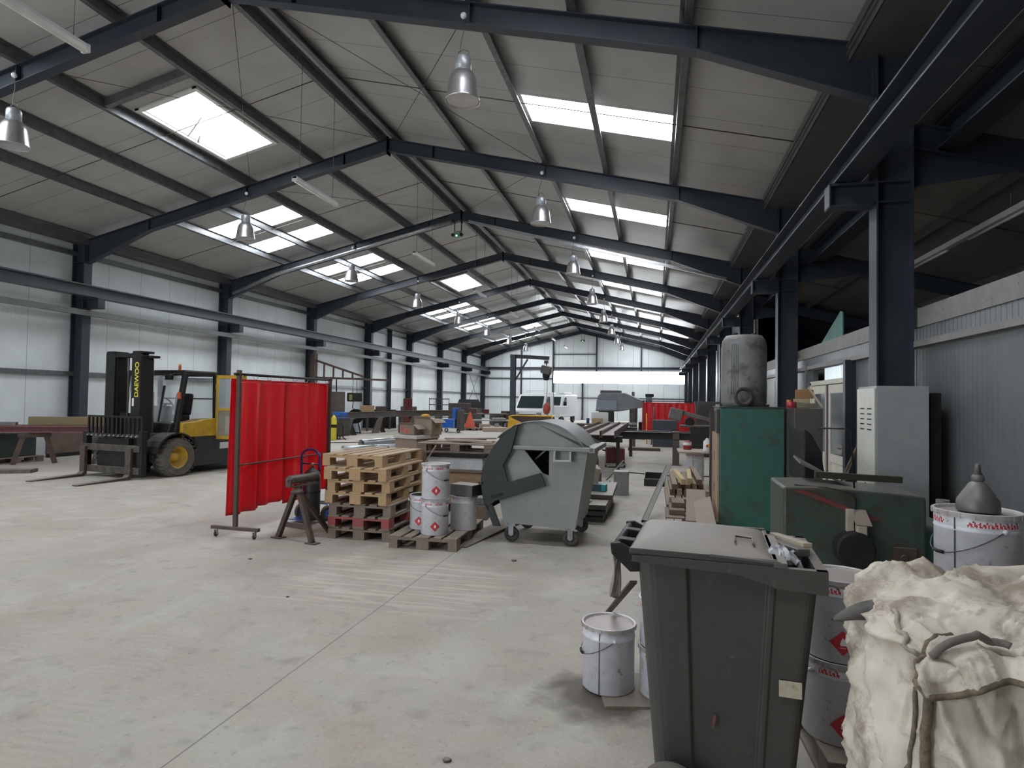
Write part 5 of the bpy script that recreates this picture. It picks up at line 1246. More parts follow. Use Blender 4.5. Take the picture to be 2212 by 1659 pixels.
# things on the gallery
t = thing('green_sheet', 'pale green triangular sheet standing on the gallery edge above the glazed doors', 'sheet', (3.25, 0, 2.781), 0)
build('sheet_metal', MB().prism([(11.96, 0), (13.85, 0), (12.10, .62), (11.98, .58)], 0, .02, 'x'), mat('pale_green_paint', (.12, .25, .21), .55, 0, (.10, .21, .18), 3, spots=.3, spotcol=(.08, .1, .08)), t)
build('prop', MB().prism([(11.4, 0), (12.0, 0), (11.7, .10)], .05, .35, 'x'), M['rust'], t)
t = thing('fluorescent_light', 'dim fluorescent batten under the lean-to roof at the upper right edge', 'light', (4.50, 0, 0), 0)
M['batten'] = mat('white_batten', (.52, .52, .50), .45)
build('batten', MB().bar((0, 8.6, 4.25), (0, 12.9, 4.25), .10, .08), M['batten'], t, bevel=.006)
build('tube', MB().cyl((0, 8.9, 4.18), (0, 10.3, 4.18), .02, 10).cyl((0, 11.0, 4.18), (0, 12.4, 4.18), .02, 10), M['batten'], t)
for y in (9.2, 12.2): build('hanger', MB().cyl((0, y, 4.28), (0, y, 4.70), .006, 6), M['wire'], t)
# timber pile left of the green cabinet
M['timber'] = mat('sawn_timber', (.40, .31, .20), .8, 0, (.28, .20, .13), 4, stretch=(10, 1, 10), dust=.25, dustcol=(.42, .37, .32))
M['timber2'] = mat('brown_timber', (.20, .13, .085), .8, 0, (.13, .085, .06), 4, stretch=(10, 1, 10), dust=.45, dustcol=(.36, .31, .27))
M['timber3'] = mat('pale_pine', (.58, .44, .25), .75, 0, (.50, .37, .20), 4, stretch=(10, 1, 10))
random.seed(11)
TG = 'sawn timbers in the pile left of the green cabinet'
TL = 'sawn timber baulk in the pile left of the green cabinet'
lay = [(0, 7, .24, 9.95), (1, 6, .28, 10.15), (2, 6, .30, 10.35), (3, 5, .33, 10.5), (4, 1, .72, 10.4)]
for L_, n_, xs0, ys0 in lay:
    for k in range(n_):
        m_ = random.choice(['timber', 'timber2', 'timber2']) if L_ < 2 else random.choice(['timber', 'timber2', 'timber'])
        h = .09
        solo('timber', MB().bb(-.043, .043, 0, 1.7 + .4 * random.random(), 0, h), M[m_], TL, 'timber', TG, loc=(xs0 + k * .105, ys0 + random.uniform(-.12, .12), L_ * .092), rot=(0, 0, R(random.uniform(-.25, .25))))
for k, (x, y, a) in enumerate(((.46, 10.35, 3), (.57, 10.5, -2))):
    solo('pine_batten', MB().bb(-.035, .035, 0, 1.5, 0, .09), M['timber3'], ('bright pale pine batten lying left on top of the timber pile', 'bright pale pine batten lying right on top of the timber pile')[k], 'batten', loc=(x, y, .372), rot=(0, 0, R(a)))
for k, (x0, x1, y0, y1, z, lb) in enumerate(((.17, .43, 9.05, 9.95, .0, 'lowest brown plank step at the front of the timber pile'), (.22, .44, 9.25, 9.93, .075, 'middle brown plank step at the front of the timber pile'), (.26, .445, 9.45, 9.92, .15, 'upper brown plank step at the front of the timber pile'))):
    solo('plank_step', MB().bb(x0, x1, y0, y1, z, z + .07), M['timber2'], lb, 'plank', None, bevel=.004)
solo('board_panel', MB().bb(-.14, .14, -.5, .5, 0, .03), mat('dusty_fibreboard', (.27, .21, .165), .85, 0, (.23, .175, .14), 6, dust=.6, dustcol=(.36, .30, .26)), 'dusty fibreboard panel sloping against the timber pile, left of two', 'board', loc=(.60, 9.40, .19), rot=(R(18), 0, R(-3)))
solo('board_panel', MB().bb(-.12, .12, -.5, .5, 0, .03), MATS['dusty_fibreboard'], 'dusty fibreboard panel sloping against the green cabinet, right of two', 'board', loc=(.665, 8.55, .20), rot=(R(16), R(-22), R(-6)))
for k, x in enumerate((.20, .31)):
    solo('wood_offcut', MB().bb(-.05, .05, -.10, .10, 0, .06), M['plank'], ('left one of two short wood offcuts at the foot of the timber pile', 'right one of two short wood offcuts at the foot of the timber pile')[k], 'offcut', loc=(x + .02, 8.92, .0), rot=(0, 0, R(-4)), bevel=.003)
# bucket, plank table, tins beyond the pile
can('tall white bucket on the floor behind the timber pile', (.80, 12.95, 0), R(-100), None, r=.175, h=.70, hz=None, seam=-.1, bail=None, bandstep=.3)
solo('wooden_board', MB().bb(-.40, .34, -.45, .45, 0, .03), M['plank'], 'bare wooden board laid across the tall white bucket', 'board', loc=(.86, 13.0, .708), bevel=.003)
t = thing('red_pot', 'small red and white pot on the wooden board beyond the timber pile', 'pot', (.66, 13.15, .74), 0)
build('body', MB().lathe([(0, 0), (.085, 0), (.085, .16), (.078, .165), (.078, .02)], 24), mat('pot_red', (.36, .04, .04), .5), t)
build('label_band', MB().lathe([(.0865, .09), (.0865, .15)], 24), M['white'], t)
t = thing('white_jerrycan', 'white plastic bottle with a yellow and red mark, tilted on the wooden board', 'bottle', (1.02, 12.75, .74), R(10))
build('body', MB().lathe([(0, 0), (.075, .0), (.08, .02), (.075, .20), (.03, .24), (.03, .26), (0, .26)], 22), M['white'], t)
build('mark', MB().bb(-.02, .045, -.083, -.078, .09, .15), mat('yellow_mark', (.7, .5, .02), .5), t)
build('mark_dot', MB().bb(-.045, -.01, -.085, -.079, .09, .14), M['red'], t)
t = thing('green_pillar_machine', 'slim green machine column behind the wooden board', 'machine', (1.38, 13.5, 0), 0)
build('column', MB().bb(-.14, .14, -.15, .15, 0, 1.0), M['mgreen'], t, bevel=.01)
build('lamp_arm', MB().bar((-.12, -.1, 1.0), (.05, -.1, 1.55), .03, .03), M['galv'], t)
build('lamp_head', MB().bar((-.02, -.14, 1.33), (.12, -.14, 1.62), .06, .05), M['white'], t)
# ------------------------------------------------------------------ lamps
M['lampalu'] = mat('spun_aluminium', (.55, .54, .55), .30, .85, (.46, .45, .46), 9)
M['lampcap'] = mat('grey_ballast_housing', (.36, .38, .40), .4, .5, (.3, .31, .33), 9)
M['lampglass'] = mat('lamp_inner_reflector', (.50, .48, .47), .25, .4)
LG = 'bell pendant lamps hanging from the roof frames'
def bell(label):
    t = thing('pendant_lamp', label, 'lamp', (0, 0, 0), 0)
    sh = build('shade', MB().lathe([(.108, .43), (.128, .415), (.168, .365), (.192, .30), (.206, .22), (.216, .13), (.238, .02), (.243, .0), (.236, .0), (.208, .14), (.18, .26), (.12, .38)], 36), M['lampalu'], t)
    build('diffuser', MB().lathe([(0, .035), (.225, .018)], 30), M['lampglass'], sh)
    build('housing', MB().lathe([(.0, .64), (.08, .638), (.104, .62), (.112, .59), (.112, .42), (.10, .415)], 28), M['lampcap'], t)
    build('bracket', MB().tube([(-.07, 0, .62), (-.075, 0, .70), (0, 0, .73), (.075, 0, .70), (.07, 0, .62)], .006, 6), M['wire'], t)
    build('cable', MB().tube([(-.05, .01, .63), (-.06, .02, .76), (0, 0, 1.0), (0, 0, 1.2)], .007, 6), M['wire'], t)
    build('ceiling_box', MB().ball((0, -.02, 1.20), .045, 12, 8), M['white'], t)
    return t
ords = ['nearest', 'second', 'third', 'fourth', 'fifth', 'sixth', 'seventh', 'eighth']
first = None
for side, x in (('right', -2.63), ('left', -10.52)):
    for k in range(8):
        y = 8.14 + 6 * k - (.13 if k != 2 else .32)
        lb = '%s bell-shaped metal pendant lamp in the %s-hand row, counted away from the viewer' % (ords[k], side)
        if first is None:
            first = bell(lb); first.location = (x, y, 5.82); first['group'] = LG
        else: dup(first, (x, y, 5.82), R(37 * k), lb, LG)
FG = 'fluorescent battens hung below the ridge'
def batten(label):
    t = thing('fluorescent_light', label, 'light', (0, 0, 0), 0)
    build('housing', MB().bb(-.05, .05, -.80, .80, .04, .09), M['batten'], t, bevel=.008)
    build('diffuser', MB().prism([(-.055, .045), (-.045, .0), (0, -.015), (.045, .0), (.055, .045)], -.79, .79, 'y'), mat('clear_grey_diffuser', (.60, .60, .57), .25), t)
    for y in (-.78, .78): build('end_cap', MB().bb(-.056, .056, y - .02, y + .02, -.01, .09), M['batten'], t, bevel=.006)
    for y in (-.62, .62): build('cable', MB().tube([(0, y, .09), (0, y, 2.515)], .005, 6), M['wire'], t)
    return t
f0 = None
for k in range(8):
    y = 5.17 + 6 * k; lb = '%s fluorescent batten hanging on two wires below the ridge, counted from the viewer' % ords[k]
    if f0 is None: f0 = batten(lb); f0.location = (-6.75, y, 5.83); f0['group'] = FG
    else: dup(f0, (-6.75, y, 5.83), None, lb, FG)
# emergency unit with a green lamp under the third ridge joint; another at the end wall
def emerg(label, loc):
    t = thing('emergency_light', label, 'light', loc, 0)
    build('case', MB().bb(-.13, .13, -.06, .06, 0, .20), mat('grey_green_case', (.22, .24, .22), .5), t, bevel=.01)
    for x in (-.15, .15): build('spot_lamp', MB().cyl((x, -.10, .06), (x, .0, .06), .055, 18), M['black'], t)
    g = build('indicator', MB().ball((-.02, -.065, .03), .028, 12, 8), mat('green_led', (.1, 1.0, .25), .4, emit=6), t); g['label'] = 'small green indicator lamp'
    for x in (-.11, .13): build('hanger', MB().bb(x - .015, x + .015, -.01, .01, .20, .55), M['black'], t)
    return t
emerg('emergency light unit with a green lamp, hung under the second ridge joint', (-6.66, 20.0, 7.28))
emerg('small emergency light unit with a green lamp high on the far gable', (-6.4, 55.5, 7.1))
# duct and cable tray along the second frame
Yb = 20.14 - .16
def raf(dx, off): return 7.885 - PITCH * dx + off
solo('cable_duct', MB().tube([(XR0 - .3, Yb, raf(.3, .02)), (XR0 - 1.6, Yb, raf(1.6, .02)), (XR0 - 7.1, Yb, raf(7.1, .0)), (XR0 - 8.9, Yb, 5.55)], .07, 10), M['galv'], 'shiny round cable duct running along the left half of the third roof frame', 'duct')
tr_ = MB().bar((XR0 + .3, Yb, raf(.3, -.02)), (XR0 + 8.7, Yb, raf(8.7, -.02) - .25), .012, .10, (0, 0, 1)).bar((XR0 + .3, Yb - .05, raf(.3, -.07)), (XR0 + 8.7, Yb - .05, raf(8.7, -.07) - .25), .10, .006)
solo('cable_tray', tr_, M['galv'], 'pale perforated cable tray along the right half of the third roof frame', 'tray')

# ------------------------------------------------------------------ far end: vehicles, jib cranes, machines
M['vanw'] = mat('white_vehicle_paint', (.74, .76, .77), .3, 0, (.68, .70, .72), 5)
M['vglass'] = mat('dark_vehicle_glass', (.02, .035, .035), .08, 0, spec=.7)
t = thing('flatbed_truck', 'white single-cab flatbed truck parked at the far end facing the viewer', 'truck', (-7.45, 36.4, 0), R(-9))
build('cab', MB().prism([(-.1, .55), (-.1, 1.12), (.22, 1.22), (.78, 1.98), (1.0, 2.08), (2.0, 2.08), (2.05, .55)], -.92, .92, 'x'), M['vanw'], t, bevel=.06, seg=3)
build('windscreen', MB().add([(-.82, .20, 1.24), (.82, .20, 1.24), (.76, .76, 1.96), (-.76, .76, 1.96)], [(0, 1, 2, 3)]), M['vglass'], t, solid=.03)
build('side_window', MB().add([(.925, .55, 1.32), (.925, 1.4, 1.32), (.925, 1.35, 1.92), (.925, .95, 1.92)], [(0, 1, 2, 3)]), M['vglass'], t, solid=.02)
build('grille', MB().bb(-.55, .55, -.13, -.09, .72, .86), M['black'], t, bevel=.01)
build('bumper', MB().bb(-.93, .93, -.2, .0, .40, .60), M['black'], t, bevel=.02)
for x in (-.72, .72): build('headlamp', MB().bb(x - .16, x + .16, -.12, -.06, .80, 1.0), M['chrome'], t, bevel=.02)
build('load_bed', MB().bb(-.98, .98, 2.15, 5.2, .85, .95).bb(.94, .98, 2.15, 5.2, .95, 1.35).bb(-.98, -.94, 2.15, 5.2, .95, 1.35).bb(-.98, .98, 5.16, 5.2, .95, 1.35), M['vanw'], t, bevel=.01)
build('ladder_rack', MB().tube([(-.9, 2.1, .9), (-.9, 2.1, 2.3), (.9, 2.1, 2.3), (.9, 2.1, .9)], .03, 8), M['vanw'], t)
for x in (-.8, .8):
    for y in (.75, 4.2): build('wheel', MB().torus((x, y, .34), .22, .12, 'x', 24, 10), M['rubber'], t)
t = thing('panel_van', 'white panel van with roof bars parked behind the flatbed truck', 'van', (-7.6, 44.0, 0), R(-8))
build('body', MB().prism([(-.1, .5), (-.1, 1.1), (.5, 1.3), (1.1, 2.05), (1.5, 2.18), (4.8, 2.18), (4.9, .5)], -.95, .95, 'x'), M['vanw'], t, bevel=.08, seg=3)
build('windscreen', MB().add([(-.8, .55, 1.34), (.8, .55, 1.34), (.74, 1.06, 1.98), (-.74, 1.06, 1.98)], [(0, 1, 2, 3)]), M['vglass'], t, solid=.03)
for x in (-.5, .45): build('roof_box', MB().bb(x - .32, x + .32, 1.6, 3.8, 2.20, 2.32), M['vanw'], t, bevel=.02)
build('side_window', MB().add([(.955, .9, 1.36), (.955, 1.7, 1.36), (.955, 1.7, 1.95), (.955, 1.25, 1.95)], [(0, 1, 2, 3)]), M['vglass'], t, solid=.02)
build('mirror', MB().bb(.97, 1.2, .85, .95, 1.35, 1.65), M['black'], t, bevel=.03)
for x in (-.82, .82):
    for y in (.8, 3.9): build('wheel', MB().torus((x, y, .34), .22, .12, 'x', 24, 10), M['rubber'], t)
# standing jib crane with electric hoist and red hook block
JY = 26.6
t = thing('jib_crane', 'free-standing dark jib crane with a hoist in the middle distance', 'crane', (-6.15, JY, 0), 0)
build('mast', MB().ibeam((0, 0, 0), (0, 0, 3.72), .26, .22), M['steel'], t)
build('base_plate', MB().bb(-.3, .3, -.3, .3, 0, .03), M['steel'], t)
build('jib_arm', MB().ibeam((-.15, 0, 3.66), (1.62, 0, 3.56), .16, .12), M['steel'], t)
build('brace', MB().bar((.02, 0, 2.45), (.65, 0, 3.52), .07, .05, (0, 1, 0)), M['steel'], t)
t = thing('chain_hoist', 'dark electric chain hoist hanging from the jib crane arm', 'hoist', (-4.66, JY, 0), 0)
build('trolley', MB().bb(-.09, .09, -.07, .07, 3.33, 3.46).tube([(0, 0, 3.36), (.02, 0, 3.24)], .03, 8), M['darkmetal'], t)
build('motor_body', MB().at((0, 0, 3.0), (0, R(14), 0)).bb(-.20, .20, -.18, .18, -.14, .20).cyl((-.24, 0, .05), (.24, 0, .05), .17, 18), mat('hoist_paint', (.10, .09, .08), .5, .2, (.07, .06, .055), 8), t, bevel=.02)
build('chain_bag', MB().lathe([(0, 2.58), (.10, 2.60), (.16, 2.75), (.17, 2.92), (.12, 2.94)], 18), M['black'], t)
build('chain', MB().tube([(.05, 0, 2.75), (.04, 0, 1.60)], .018, 6), M['galv'], t)
build('hook_block', MB().ball((.04, 0, 1.35), .20, 14, 10, (.85, .7, 1.35)), mat('hook_red', (.36, .06, .035), .5, 0, (.25, .05, .03), 8), t)
build('hook', MB().torus((.04, 0, .98), .09, .025, 'y', 20, 8, R(-200), R(70)), M['black'], t)
# wall-mounted lattice jib on the left
t = thing('wall_jib', 'lattice jib arm reaching out from a left-wall column', 'crane', (-15.60, 25.9, 0), R(-7))
tc_ = lambda x: 3.44 - .125 * (x - .1)
ch = MB().bar((.05, 0, 3.44), (2.75, 0, 2.66), .08, .09).bar((.05, 0, 2.62), (4.05, 0, 2.50), .08, .09)
for k in range(4): x = .60 + .52 * k; ch.bar((x, 0, 2.62 - .028 * x), (x, 0, 3.45 - .285 * x), .06, .06, (0, 1, 0))
build('lattice_arm', ch, M['rust'], t)
build('pivot_post', MB().bb(-.10, .14, -.12, .12, 2.2, 3.75), M['rust'], t, bevel=.01)
t = thing('wire_feeder', 'dark yellow-labelled wire feeder hanging from the lattice jib arm', 'welder', (-13.32, 25.62, 0), R(-25))
build('case', MB().bb(-.22, .22, -.28, .28, 1.52, 1.92), M['black'], t, bevel=.05, seg=3)
lb = build('label_panel', MB().bb(-.02, .20, -.284, -.279, 1.58, 1.84), mat('yellow_label', (.55, .50, .16), .5, 0, (.20, .18, .10), 24), t)
build('sling', MB().tube([(-.16, 0, 1.92), (-.12, 0, 2.53)], .012, 6).tube([(.16, 0, 1.92), (.12, 0, 2.53)], .012, 6), M['darkmetal'], t)
build('cable', MB().tube([(-.2, .1, 1.55), (-.27, .1, 1.25), (-.18, .1, 1.12), (-.05, .05, 1.2)], .018, 6), M['black'], t)
t = thing('hose_bundle', 'black torch hoses hanging in loops from the lattice jib arm', 'hose', (-14.35, 25.75, 0), 0)
build('hose', MB().tube([(-.55, 0, 2.1), (-.45, 0, 2.35), (-.38, 0, 2.0), (-.25, 0, 1.5), (0, 0, 1.35)], .035, 8), M['black'], t)
build('hose_coil', MB().torus((.05, 0, 1.65), .20, .06, 'y', 24, 8).tube([(.05, 0, 1.8), (.03, 0, 2.60)], .03, 8), M['black'], t)
t = thing('tool_cabinet', 'tall dark brown cabinet with shelves right of the red curtain', 'cabinet', (-13.85, 24.4, 0), R(-18))
build('cabinet_body', MB().bb(-.55, .6, -.3, .3, 0, 1.95), mat('dark_brown_cabinet', (.06, .05, .045), .6, 0, (.09, .075, .065), 4, dust=.3), t, bevel=.01)
build('shelf_front', MB().bb(-.1, .25, -.31, -.30, .9, 1.4).bb(-.1, -.07, -.33, -.30, .9, 1.45).bb(.22, .25, -.33, -.30, .9, 1.45), M['raw'], t)
t = thing('cable_reel', 'big black cable reel standing left of the beam trestles', 'reel', (-13.75, 26.6, -.0), R(15))
build('reel_disc', MB().cyl((0, -.14, .82), (0, -.10, .82), .34, 28).cyl((0, .10, .82), (0, .14, .82), .34, 28), M['black'], t)
build('reel_drum', MB().cyl((0, -.1, .82), (0, .1, .82), .22, 24), M['darkmetal'], t)
build('stand', MB().bar((-.25, 0, 0), (-.05, 0, .77), .05, .05, (0, 1, 0)).bar((.25, 0, 0), (.05, 0, .77), .05, .05, (0, 1, 0)).bar((-.25, 0, .05), (.25, 0, .05), .05, .05), M['darkmetal'], t)
t = thing('welding_set', 'dark welding machine with a bright blue top, by the red curtain edge', 'welder', (-12.55, 22.9, 0), R(-20))
build('case', MB().bb(-.3, .3, -.3, .3, .15, .85), M['darkmetal'], t, bevel=.02)
build('blue_top', MB().bb(-.22, .25, -.2, .2, .95, 1.1).bb(-.3, .3, -.3, .3, .85, .88), M['blue2'], t, bevel=.03)
for x in (-.25, .25): build('wheel', MB().torus((x, -.25, .1), .07, .03, 'x', 18, 8), M['rubber'], t)
build('gauge_hose', MB().tube([(.3, -.2, .8), (.5, -.25, .5), (.45, -.2, .1), (.7, -.3, .03)], .025, 6), M['black'], t)
t = thing('yellow_cylinder', 'tall yellow gas cylinder next to the welding machine', 'cylinder', (-12.42, 22.2, 0), 0)
build('body', MB().lathe([(0, 0), (.11, 0), (.115, .03), (.115, .80), (.07, .93), (.03, .98), (0, 1.0)], 22), mat('cylinder_yellow', (.60, .50, .03), .45), t)
build('dark_mark', MB().lathe([(.1165, .5), (.1165, .62)], 22), M['black'], t)
# long beam on concrete-grey trestles
t = thing('long_beam', 'long dark steel beam lying on grey trestles along the left wall', 'beam', (-13.42, 23.9, .76), R(86.5))
build('beam', MB().ibeam((0, 0, .14), (9.6, 0, .14), .28, .18), M['darkmetal'], t)
for k, (x, y, lb) in enumerate(((-13.35, 25.2, 'near grey trestle under the long dark beam'), (-13.18, 27.9, 'middle grey trestle under the long dark beam'), (-12.95, 31.6, 'far grey trestle under the long dark beam'))):
    t = thing('beam_trestle', lb, 'trestle', (x, y, 0), R(40))
    build('plate_leg', MB().prism([(-.42, 0), (-.12, .75), (.12, .75), (-.06, 0)], -.35, -.25, 'y'), M['duststeel'], t)
    build('plate_leg', MB().prism([(.42, 0), (.12, .75), (-.12, .75), (.2, 0)], .25, .35, 'y'), M['blkbeam'], t)
    build('top_plate', MB().bb(-.2, .2, -.36, .36, .74, .757), M['duststeel'], t)
t = thing('second_beam', 'shorter brown beam on a grey stand behind the stacked cartons', 'beam', (-11.6, 29.4, .80), R(62))
build('beam', MB().ibeam((-1.6, 0, .15), (2.4, 0, .15), .30, .2), M['duststeel'], t)
t = thing('beam_stand', 'grey A-shaped stand under the shorter brown beam by the blue machine', 'stand', (-11.05, 30.4, 0), R(30))
build('plate_leg', MB().prism([(-.30, 0), (-.12, .797), (.12, .797), (-.06, 0)], -.1, .0, 'y'), M['duststeel'], t)
build('plate_leg', MB().prism([(.30, 0), (.12, .797), (-.12, .797), (.12, 0)], .0, .1, 'y'), M['blkbeam'], t)
t = thing('beam_stand', 'rusty stand under the near end of the shorter brown beam', 'stand', (-12.2, 28.3, 0), R(30))
build('post', MB().bb(-.1, .1, -.1, .1, 0, .797), M['rust'], t)
for k, x in enumerate((-14.55, -14.1)):
    t = thing('white_drum', ('left of two white-blue plastic drums under the long beam', 'right of two white-blue plastic drums under the long beam')[k], 'drum', (x, 27.3 + .1 * k, 0), 0)
    build('body', MB().lathe([(0, 0), (.19, 0), (.20, .03), (.20, .55), (.15, .62), (0, .63)], 22), mat('blue_white_drum', (.52, .58, .68), .5), t)
# blue welder cart, red-orange cone, tables of clutter
t = thing('blue_cart', 'bright blue machine with white edges on a wheeled rack near the orange wedge', 'machine', (-10.0, 30.0, 0), R(-15))
build('lower_case', MB().bb(-.55, .20, -.3, .3, .22, .68), M['blue2'], t, bevel=.02)
build('edge_frame', MB().tube([(-.55, -.305, .22), (-.55, -.305, .68), (.20, -.305, .68), (.20, -.305, .22), (-.55, -.305, .22)], .02, 6), M['white'], t)
build('upper_case', MB().bb(.05, .25, -.25, .25, .70, 1.25), M['blue2'], t, bevel=.02)
build('rack', MB().bb(.28, .50, -.2, .2, .1, 1.15).bar((.3, 0, 1.1), (.3, 0, 1.55), .05, .05, (0, 1, 0)), M['raw'], t, bevel=.01)
for x in (-.3, .42): build('wheel', MB().torus((x, -.25, .12), .08, .035, 'y', 18, 8), M['rubber'], t)
t = thing('traffic_cone', 'orange wedge-shaped traffic cone on a pallet in the far left', 'cone', (-9.95, 32.6, .146), R(10))
cc = mat('faded_orange', (.62, .12, .06), .6, 0, (.55, .11, .06), 5)
build('cone_body', MB().lathe([(.30, .03), (.04, .86), (0, .87)], 4, smooth=False), cc, t)
build('base', MB().bb(-.32, .32, -.32, .32, 0, .03), cc, t)
p_ = dup(src['old'], (-9.95, 32.6, 0), R(70), 'reddish-brown pallet under the orange traffic cone')
if 'group' in p_: del p_['group']
random.seed(5)
# heaps of stock along the far left wall: tables with individual pieces
def bench(label, x, y, L, D_, h, rz, m_='darkmetal'):
    t = thing('work_table', label, 'table', (x, y, 0), R(rz))
    build('table_top', MB().bb(-L/2, L/2, -D_/2, D_/2, h - .06, h), M[m_], t)
    for sx in (-1, 1):
        for sy_ in (-1, 1): build('leg', MB().bb(sx * (L/2 - .1) - .04, sx * (L/2 - .1) + .04, sy_ * (D_/2 - .1) - .04, sy_ * (D_/2 - .1) + .04, 0, h - .06), M[m_], t)
    return t
bench('dark steel work table by the left wall behind the beam trestles', -14.6, 30.2, 2.6, .9, .95, 86)
bench('pale-topped work table further along the left wall, near the orange cone', -10.6, 36.5, 3.6, 1.1, .85, 30, 'raw')
bench('low steel table with bright sheets in front of the white truck', -8.9, 34.0, 2.6, .9, .55, 20, 'galv')
CL = [('tool_chest', 'tan wooden chest on the dark steel table by the left wall', (-14.6, 29.5, .952), (.7, .4, .35), 'wood1'), ('metal_bin', 'dark bin on the dark steel table by the left wall', (-14.5, 30.9, .952), (.5, .4, .3), 'darkmetal'),
      ('red_cabinet', 'dark red cabinet standing behind the dark steel table', (-14.4, 34.4, 0), (.45, .4, 1.7), 'dred'), ('grey_cabinet', 'low grey cabinet along the left wall beyond the beam', (-15.0, 36.0, 0), (.9, .5, 1.2), 'raw'),
      ('black_locker', 'black low locker on the floor by the left wall behind the reel', (-15.0, 32.3, 0), (1.4, .5, 1.05), 'black'), ('panel_stack', 'stack of dark panels leaning near the far left corner', (-12.3, 38.0, 0), (1.4, .5, 1.45), 'darkmetal'),
      ('steel_box', 'rusty box on the pale-topped table', (-10.9, 36.3, .852), (.5, .4, .3), 'rust'), ('steel_tray', 'shiny tray on the low steel table in front of the truck', (-8.7, 34.0, .552), (.8, .5, .12), 'chrome'),
      ('tin_stack', 'red tins on the pale-topped table', (-10.2, 36.8, .852), (.35, .2, .25), 'dred'), ('grey_crate', 'grey crate on the floor left of the flatbed truck', (-10.0, 39.5, 0), (1.2, .8, .8), 'raw'),
      ('brown_heap_box', 'brown tented cover left of the flatbed truck', (-9.0, 38.2, 0), (.9, .8, 1.0), 'rust'), ('low_stack', 'low stack of pale planks on the floor beyond the orange cone', (-8.1, 32.0, 0), (1.8, .7, .22), 'plank')]
for nm, lb, loc, d_, m_ in CL: solo(nm, MB().box((0, 0, d_[2] / 2), d_), M[m_], lb, nm.split('_')[-1], loc=loc, rot=(0, 0, R(random.uniform(10, 45))), bevel=.02)
for k in range(7):
    x = -11.6 + .55 * k; y = 34.6 + .4 * (k % 3) + k * .35
    solo('scrap_piece', MB().box((0, 0, .12), (random.uniform(.3, .7), .25, .24), (0, 0, 0)), M[random.choice(['raw', 'galv', 'rust', 'plank'])], '%s scrap metal lump on the floor from the orange cone to the truck' % ords[k], 'scrap', 'scrap scatter near the truck', loc=(x, y, 0), rot=(0, 0, random.uniform(0, 3)), bevel=.02)
t = thing('wire_rack', 'open wire storage rack standing by the left wall beyond the beam trestles', 'rack', (-12.7, 35.2, 0), R(30))
mb = MB()
for x in (-.6, -.2, .2, .6): mb.bar((x, 0, 0), (x, 0, 1.75), .03, .03, (0, 1, 0))
for z in (.6, 1.0, 1.35, 1.7): mb.bar((-.6, 0, z), (.6, 0, z), .03, .05)
build('rack_frame', mb, M['darkmetal'], t)
solo('sloped_hood', MB().prism([(-.9, 0), (.9, 0), (.55, .55), (-.7, .55)], -.3, .3), M['fgrey'], 'dark sloping machine hood on the grey cabinet row by the far left wall', 'hood', loc=(-12.0, 39.2, 1.15), rot=(0, 0, R(20)))
solo('hood_stand', MB().bb(-.8, .8, -.35, .35, 0, 1.148), M['raw'], 'grey stand under the dark sloping machine hood', 'stand', loc=(-12.0, 39.2, 0), rot=(0, 0, R(20)))
# machines at centre right, far
GM = mat('grey_machine', (.17, .18, .20), .5, 0, (.13, .14, .155), 4, dust=.3)
t = thing('ironworker', 'big grey punching machine with a dark upper head at the far end', 'machine', (-2.0, 29.0, 0), R(-5))
build('head', MB().prism([(-.65, 1.25), (-.55, 1.95), (-.4, 2.1), (.7, 2.1), (1.5, 1.75), (1.5, 1.45), (.4, 1.25)], -.4, .4, 'y'), GM, t, bevel=.03)
build('dark_cap', MB().bb(-.45, .45, -.35, .35, 2.06, 2.22), M['browncab'], t, bevel=.03)
build('front_panel', MB().bb(-.6, .35, -.46, -.40, 1.30, 1.75), mat('blue_grey_panel', (.20, .23, .28), .5), t, bevel=.02)
build('column', MB().bb(-.5, .1, -.4, .4, 0, 1.25), M['black'], t, bevel=.02)
build('column', MB().bb(.9, 1.2, -.3, .3, 0, 1.5), M['darkmetal'], t, bevel=.02)
t = thing('pillar_drill', 'grey pillar machine with a tilted head right of the punching machine', 'machine', (-.25, 30.4, 0), R(0))
build('column', MB().bb(-.18, .12, -.2, .2, .3, 1.95), GM, t, bevel=.02)
build('cap', MB().bb(-.2, .2, -.2, .2, 1.95, 2.1), M['black'], t, bevel=.02)
build('arm', MB().prism([(.1, 1.55), (.85, 1.45), (.95, 1.25), (.75, 1.0), (.2, 1.1)], -.25, .25, 'y'), GM, t, bevel=.03)
build('base', MB().bb(-.5, .9, -.5, .5, 0, .75), M['black'], t, bevel=.03)
solo('steel_post', MB().cyl((0, 0, 0), (0, 0, 2.2), .07, 12), M['steel'], 'slim dark post standing between the two grey machines', 'post', loc=(-1.05, 31.0, 0))
bench('bright-edged workbench carrying the white board in front of the grey machines', -1.75, 23.6, 2.2, .8, .86, 0, 'darkmetal')
solo('bright_bar', MB().bb(-.55, .55, -.04, .04, 0, .07), M['chrome'], 'shiny flat bar on the front edge of the bright-edged workbench', 'bar', loc=(-1.2, 23.28, .862))
solo('white_board', MB().bb(-.32, .32, -.02, .02, 0, .42), M['white'], 'white board standing on the bright-edged workbench', 'board', loc=(-2.05, 23.75, .864), rot=(R(6), 0, 0))
solo('card_box', MB().bb(-.19, .19, -.12, .12, 0, .20), mat('tan_card', (.38, .27, .15), .8), 'tan cardboard box in front of the white board on the workbench', 'box', loc=(-2.12, 23.42, .862), bevel=.006)
solo('blue_jar', MB().cyl((0, 0, 0), (0, 0, .2), .06, 16), M['blue'], 'dark blue jar left of the tan box on the workbench', 'jar', loc=(-2.48, 23.5, .862))
